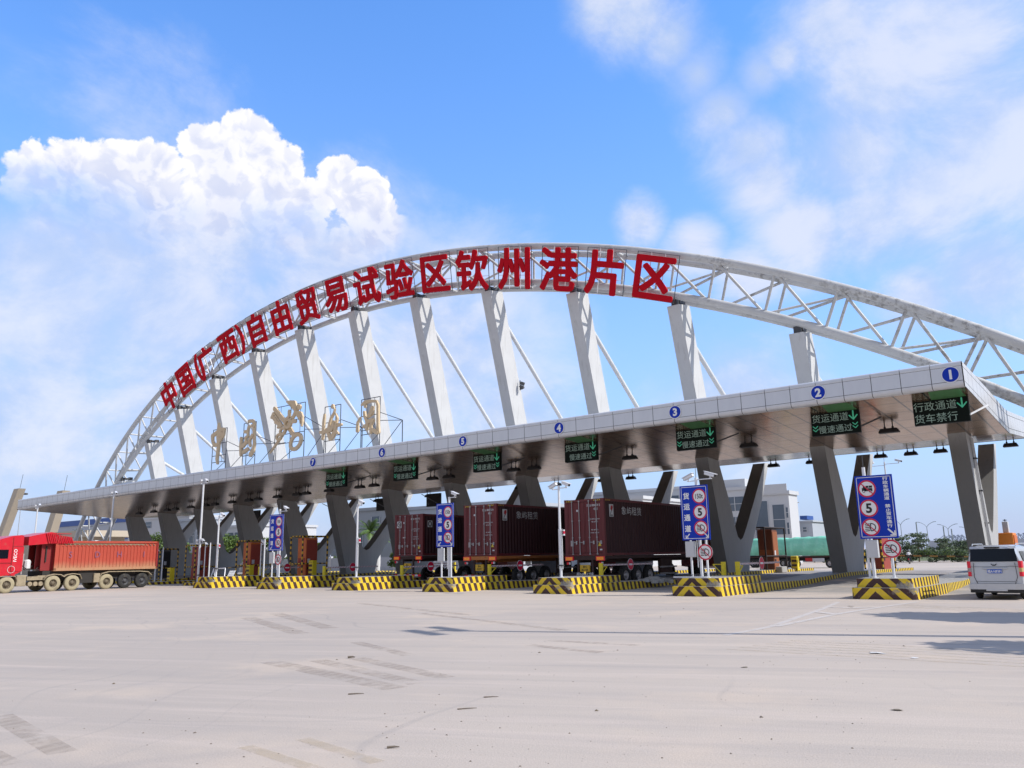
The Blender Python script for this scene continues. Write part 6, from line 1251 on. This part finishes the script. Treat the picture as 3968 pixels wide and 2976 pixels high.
def crane(x, lab):
    t = thing('harbour_crane', lab, 'crane', (x, 2400, 0), 0, 'row of harbour cranes on the horizon'); mb = MB()
    for a, b in (((-6,0,14), (1,0,38)), ((1,0,38), (10,0,14)), ((-6,10,14), (1,10,38)), ((10,10,14), (1,10,38)), ((-6,0,22), (9,0,22)), ((1,0,38), (-9,0,31)), ((1,0,38), (14,5,24))): mb.bar(a, b, 1.4, 1.4, CRN)
    mb.build('boom', t); mb = MB()
    for a in (-6, 10): mb.bar((a,0,0), (a,0,14), 1.4, 1.4, CRN); mb.bar((a,10,0), (a,10,14), 1.4, 1.4, CRN)
    mb.box(-6, 10, 0, 10, 13, 16, CRN); mb.build('portal', t)
for k, x in enumerate([-446, -434, -424, -414, -405, -291, -279, -268]): crane(x, 'grey harbour crane on the hazy horizon, %s in the row' % ords[k])
t = thing('port_shed', 'long low grey port shed below the cranes', 'building', (-430, 2350, 0)); mb = MB(); mb.box(-45, 180, 0, 40, 0, 24, CRN); mb.build('wall', t)
# ---------------------------------------------------------------- rider on a motorbike
SK = mat('skin', (.42,.25,.17), .6); SHIRT = mat('white_shirt', (.75,.75,.75), .8, 0, .05, 6); TROU = mat('dark_trousers', (.02,.022,.03), .8)
bx_, by_ = -26.75, 119.7
t = thing('motorbike', 'small dark motorbike ridden away across the far apron', 'motorbike', (bx_, by_, 0), radians(8))
for y_ in (-.62, .62):
    mb = MB(); wheel(mb, -.05, y_, .30, .1, RUBBER, CSTEEL, 20); o = mb.build('wheel', t); mb = MB(); rimof(mb, -.05, y_, .3, .1, 1, CSTEEL, .03, 16); mb.build('rim', o)
mb = MB(); mb.loft([[(-.12, y_, z_), (.12, y_, z_), (.10, y_, z_+hh), (-.10, y_, z_+hh)] for y_, z_, hh in ((-.75,.62,.08), (-.4,.55,.24), (0,.42,.36), (.3,.5,.28), (.45,.7,.2))], BLACKM, False); mb.tube((0,.62,.3), (0,.42,.95), .035, CSTEEL, 6); mb.box(-.08, .08, -.86, -.76, .55, .68, REDL); mb.build('frame', t)
mb = MB(); mb.sweep([(-.33,.3,1.02), (-.12,.42,1.0), (.12,.42,1.0), (.33,.3,1.02)], .02, BLACKM, 6); mb.build('handlebar', t); mb = MB(); mb.box(-.14, .14, -.62, .12, .78, .86, BLACKM, .03); mb.build('seat', t)
mb = MB(); mb.box(-.07, .07, -.8, -.78, .42, .52, WSTK); mb.build('licence_plate', t)
def skin_body(name, pts, edges, rad, m, parent=None):
    me = bpy.data.meshes.new(name); me.from_pydata(pts, edges, []); o = bpy.data.objects.new(name, me); COL.objects.link(o)
    md = o.modifiers.new('s', 'SKIN'); md.use_smooth_shade = True; sd = o.modifiers.new('d', 'SUBSURF'); sd.levels = 2; sd.render_levels = 2
    for i, r in enumerate(rad): me.skin_vertices[0].data[i].radius = (r, r)
    me.skin_vertices[0].data[0].use_root = True; me.materials.append(m)
    if parent is not None: o.parent = parent
    return o
t = thing('person', 'rider in white shirt and dark trousers seated on the motorbike, seen from behind', 'person', (bx_, by_, 0), radians(8))
P = [(0,-.25,.92), (0,-.2,1.1), (0,-.12,1.34), (0,-.05,1.47), (0,-.03,1.56), (-.17,-.08,1.42), (-.27,.06,1.2), (-.3,.29,1.06), (.17,-.08,1.42), (.27,.06,1.2), (.3,.29,1.06)]
skin_body('body', P, [(0,1),(1,2),(2,3),(3,4),(2,5),(5,6),(6,7),(2,8),(8,9),(9,10)], [.15,.14,.16,.07,.055,.075,.05,.035,.075,.05,.035], SHIRT, t)
P = [(0,-.25,.90), (-.12,-.2,.88), (-.2,.2,.74), (-.19,.05,.34), (-.19,.18,.3), (.12,-.2,.88), (.2,.2,.74), (.19,.05,.34), (.19,.18,.3)]
skin_body('trousers', P, [(0,1),(1,2),(2,3),(3,4),(0,5),(5,6),(6,7),(7,8)], [.13,.10,.075,.05,.04,.10,.075,.05,.04], TROU, t)
mb = MB(); mb.loft([[(rr*cos(2*pi*k/12), -.02+rr*1.15*sin(2*pi*k/12), z_) for k in range(12)] for z_, rr in ((1.56,.05), (1.62,.085), (1.70,.105), (1.78,.10), (1.84,.06), (1.86,.01))], BLACKM); mb.build('hair', t)
mb = MB()
for sg in (-1, 1):
    for k in range(4): mb.tube((sg*(.30-.015*k), .29, 1.05), (sg*(.315-.02*k), .345, 1.03), .011, SK, 5)
    mb.tube((sg*.29, .28, 1.05), (sg*.26, .31, 1.03), .012, SK, 5)
mb.tube((0,-.03,1.52), (0,-.02,1.62), .05, SK, 8); mb.box(-.07, .07, -.01, .10, 1.60, 1.76, SK, .05); mb.build('head', t)
# ---------------------------------------------------------------- lamp and trees standing just outside the frame, whose shadows fall across the apron
t = thing('street_lamp', 'tall twin-panel street lamp outside the frame whose shadow crosses the apron', 'street lamp', (1.45, 21.95, 0)); mb = MB(); mb.tube((0,0,0), (0,0,16), .19, GALV, 12, .11); mb.build('pole', t)
for k, (dx, dy) in enumerate(((-.05,.55), (.1,-.5))):
    mb = MB(); mb.M = T(dx, dy, 16.0) @ Matrix.Rotation(radians(-20), 4, 'Z'); mb.box(-.9, .9, -.2, .2, 0, .08, GALV); mb.M = None; mb.tube((0,0,15.9), (dx,dy,16), .04, GALV, 6); mb.build('lamp_head', t)
tree(3.6, 28.6, 9.0, 2.9, 'broad street tree outside the frame, its shadow beside the van', LEAFD, 3500, 50, .55, 'street trees outside the frame', .6)
tree(5.6, 21.8, 8.6, 2.7, 'second street tree outside the frame, its shadow at the picture edge', LEAFD, 3500, 51, .55, 'street trees outside the frame', .6)
# ---------------------------------------------------------------- litter on the apron
TWIG = mat('dry_twig', (.17,.14,.11), .9, 0, .2, 10); LEAFL = mat('dead_leaf', (.16,.13,.09), .9, 0, .3, 10); PAPER = mat('crumpled_paper', (.62,.60,.58), .8, 0, .1, 9, None, 0, 1, .6, 12)
for (x, y, L_, a, r, lab) in [(-9.0, 7.97, .28, .15, .010, 'dark stick lying beside the worn brown marking'), (-7.26, 8.77, .26, .12, .008, 'thin straight twig on the open apron'), (-6.97, 7.96, .32, .25, .008, 'long thin twig nearer the camera'), (-6.2, 5.98, .16, .1, .012, 'short dark twig near the pale ochre marks'), (-12.28, 10.74, .18, 0, .022, 'small dark lump of bark on the apron')]:
    t = thing('twig', lab, 'twig', (x, y, 0)); mb = MB(); d = Vector((cos(YA+a), sin(YA+a), 0))*L_*.38; mb.sweep([-d+Vector((0,0,r)), Vector((.01,.01,r*1.3)), d+Vector((0,0,r))], [r, r*.8, r*.4], TWIG, 6); mb.build('twig_stem', t)
for (x, y, s_, m_, lab) in [(-4.31, 16.1, .15, PAPER, 'crumpled white paper on the faint ochre lines'), (-3.6, 15.7, .08, PAPER, 'small crumpled paper scrap on the ochre lines'), (-5.59, 13.17, .06, LEAFL, 'flat grey leaf on the open apron'), (-2.69, 10.59, .07, LEAFL, 'large dead leaf among small debris'), (-8.49, 29.14, .11, LEAFL, 'dark rag in front of the truck-ban sign island')]:
    r_ = random.Random(int(s_*1000)); mb = MB(); n_ = 9
    vs = [(0,0,s_*.14)]+[(s_*cos(6.28*k/n_)*r_.uniform(.6,1.2), s_*.8*sin(6.28*k/n_)*r_.uniform(.6,1.2), .004+r_.uniform(0, s_*.12)) for k in range(n_)]
    mb.add(vs, [[0, 1+k, 1+(k+1) % n_] for k in range(n_)], m_); o = mb.build('paper_scrap' if m_ is PAPER else 'dead_leaf', None, (x, y, 0)); tag(o, lab, 'litter')
r_ = random.Random(12); mb = MB()
for k in range(650):
    # denser toward the camera right, as swept by traffic
    u = r_.random(); y = 4.2+u*u*22; x = -1.2-y*.16-abs(r_.gauss(0, 1))*(1.2+y*.33) if r_.random() < .75 else r_.uniform(-30, -2)
    s_ = r_.choice([.004,.005,.006,.008,.010,.014]) if r_.random() < .97 else r_.uniform(.018,.032); a = r_.uniform(0, 6.28); n_ = 5
    vs = [(x, y, s_*.7)]+[(x+s_*cos(a+6.28*q/n_)*r_.uniform(.6,1.3), y+s_*sin(a+6.28*q/n_)*r_.uniform(.6,1.3), .001) for q in range(n_)]
    mb.add(vs, [[0, 1+q, 1+(q+1) % n_] for q in range(n_)], TWIG if r_.random() < .6 else LEAFL)
tag(mb.build('debris'), 'scattered grit and small leaves on the apron', 'debris', None, 'stuff')
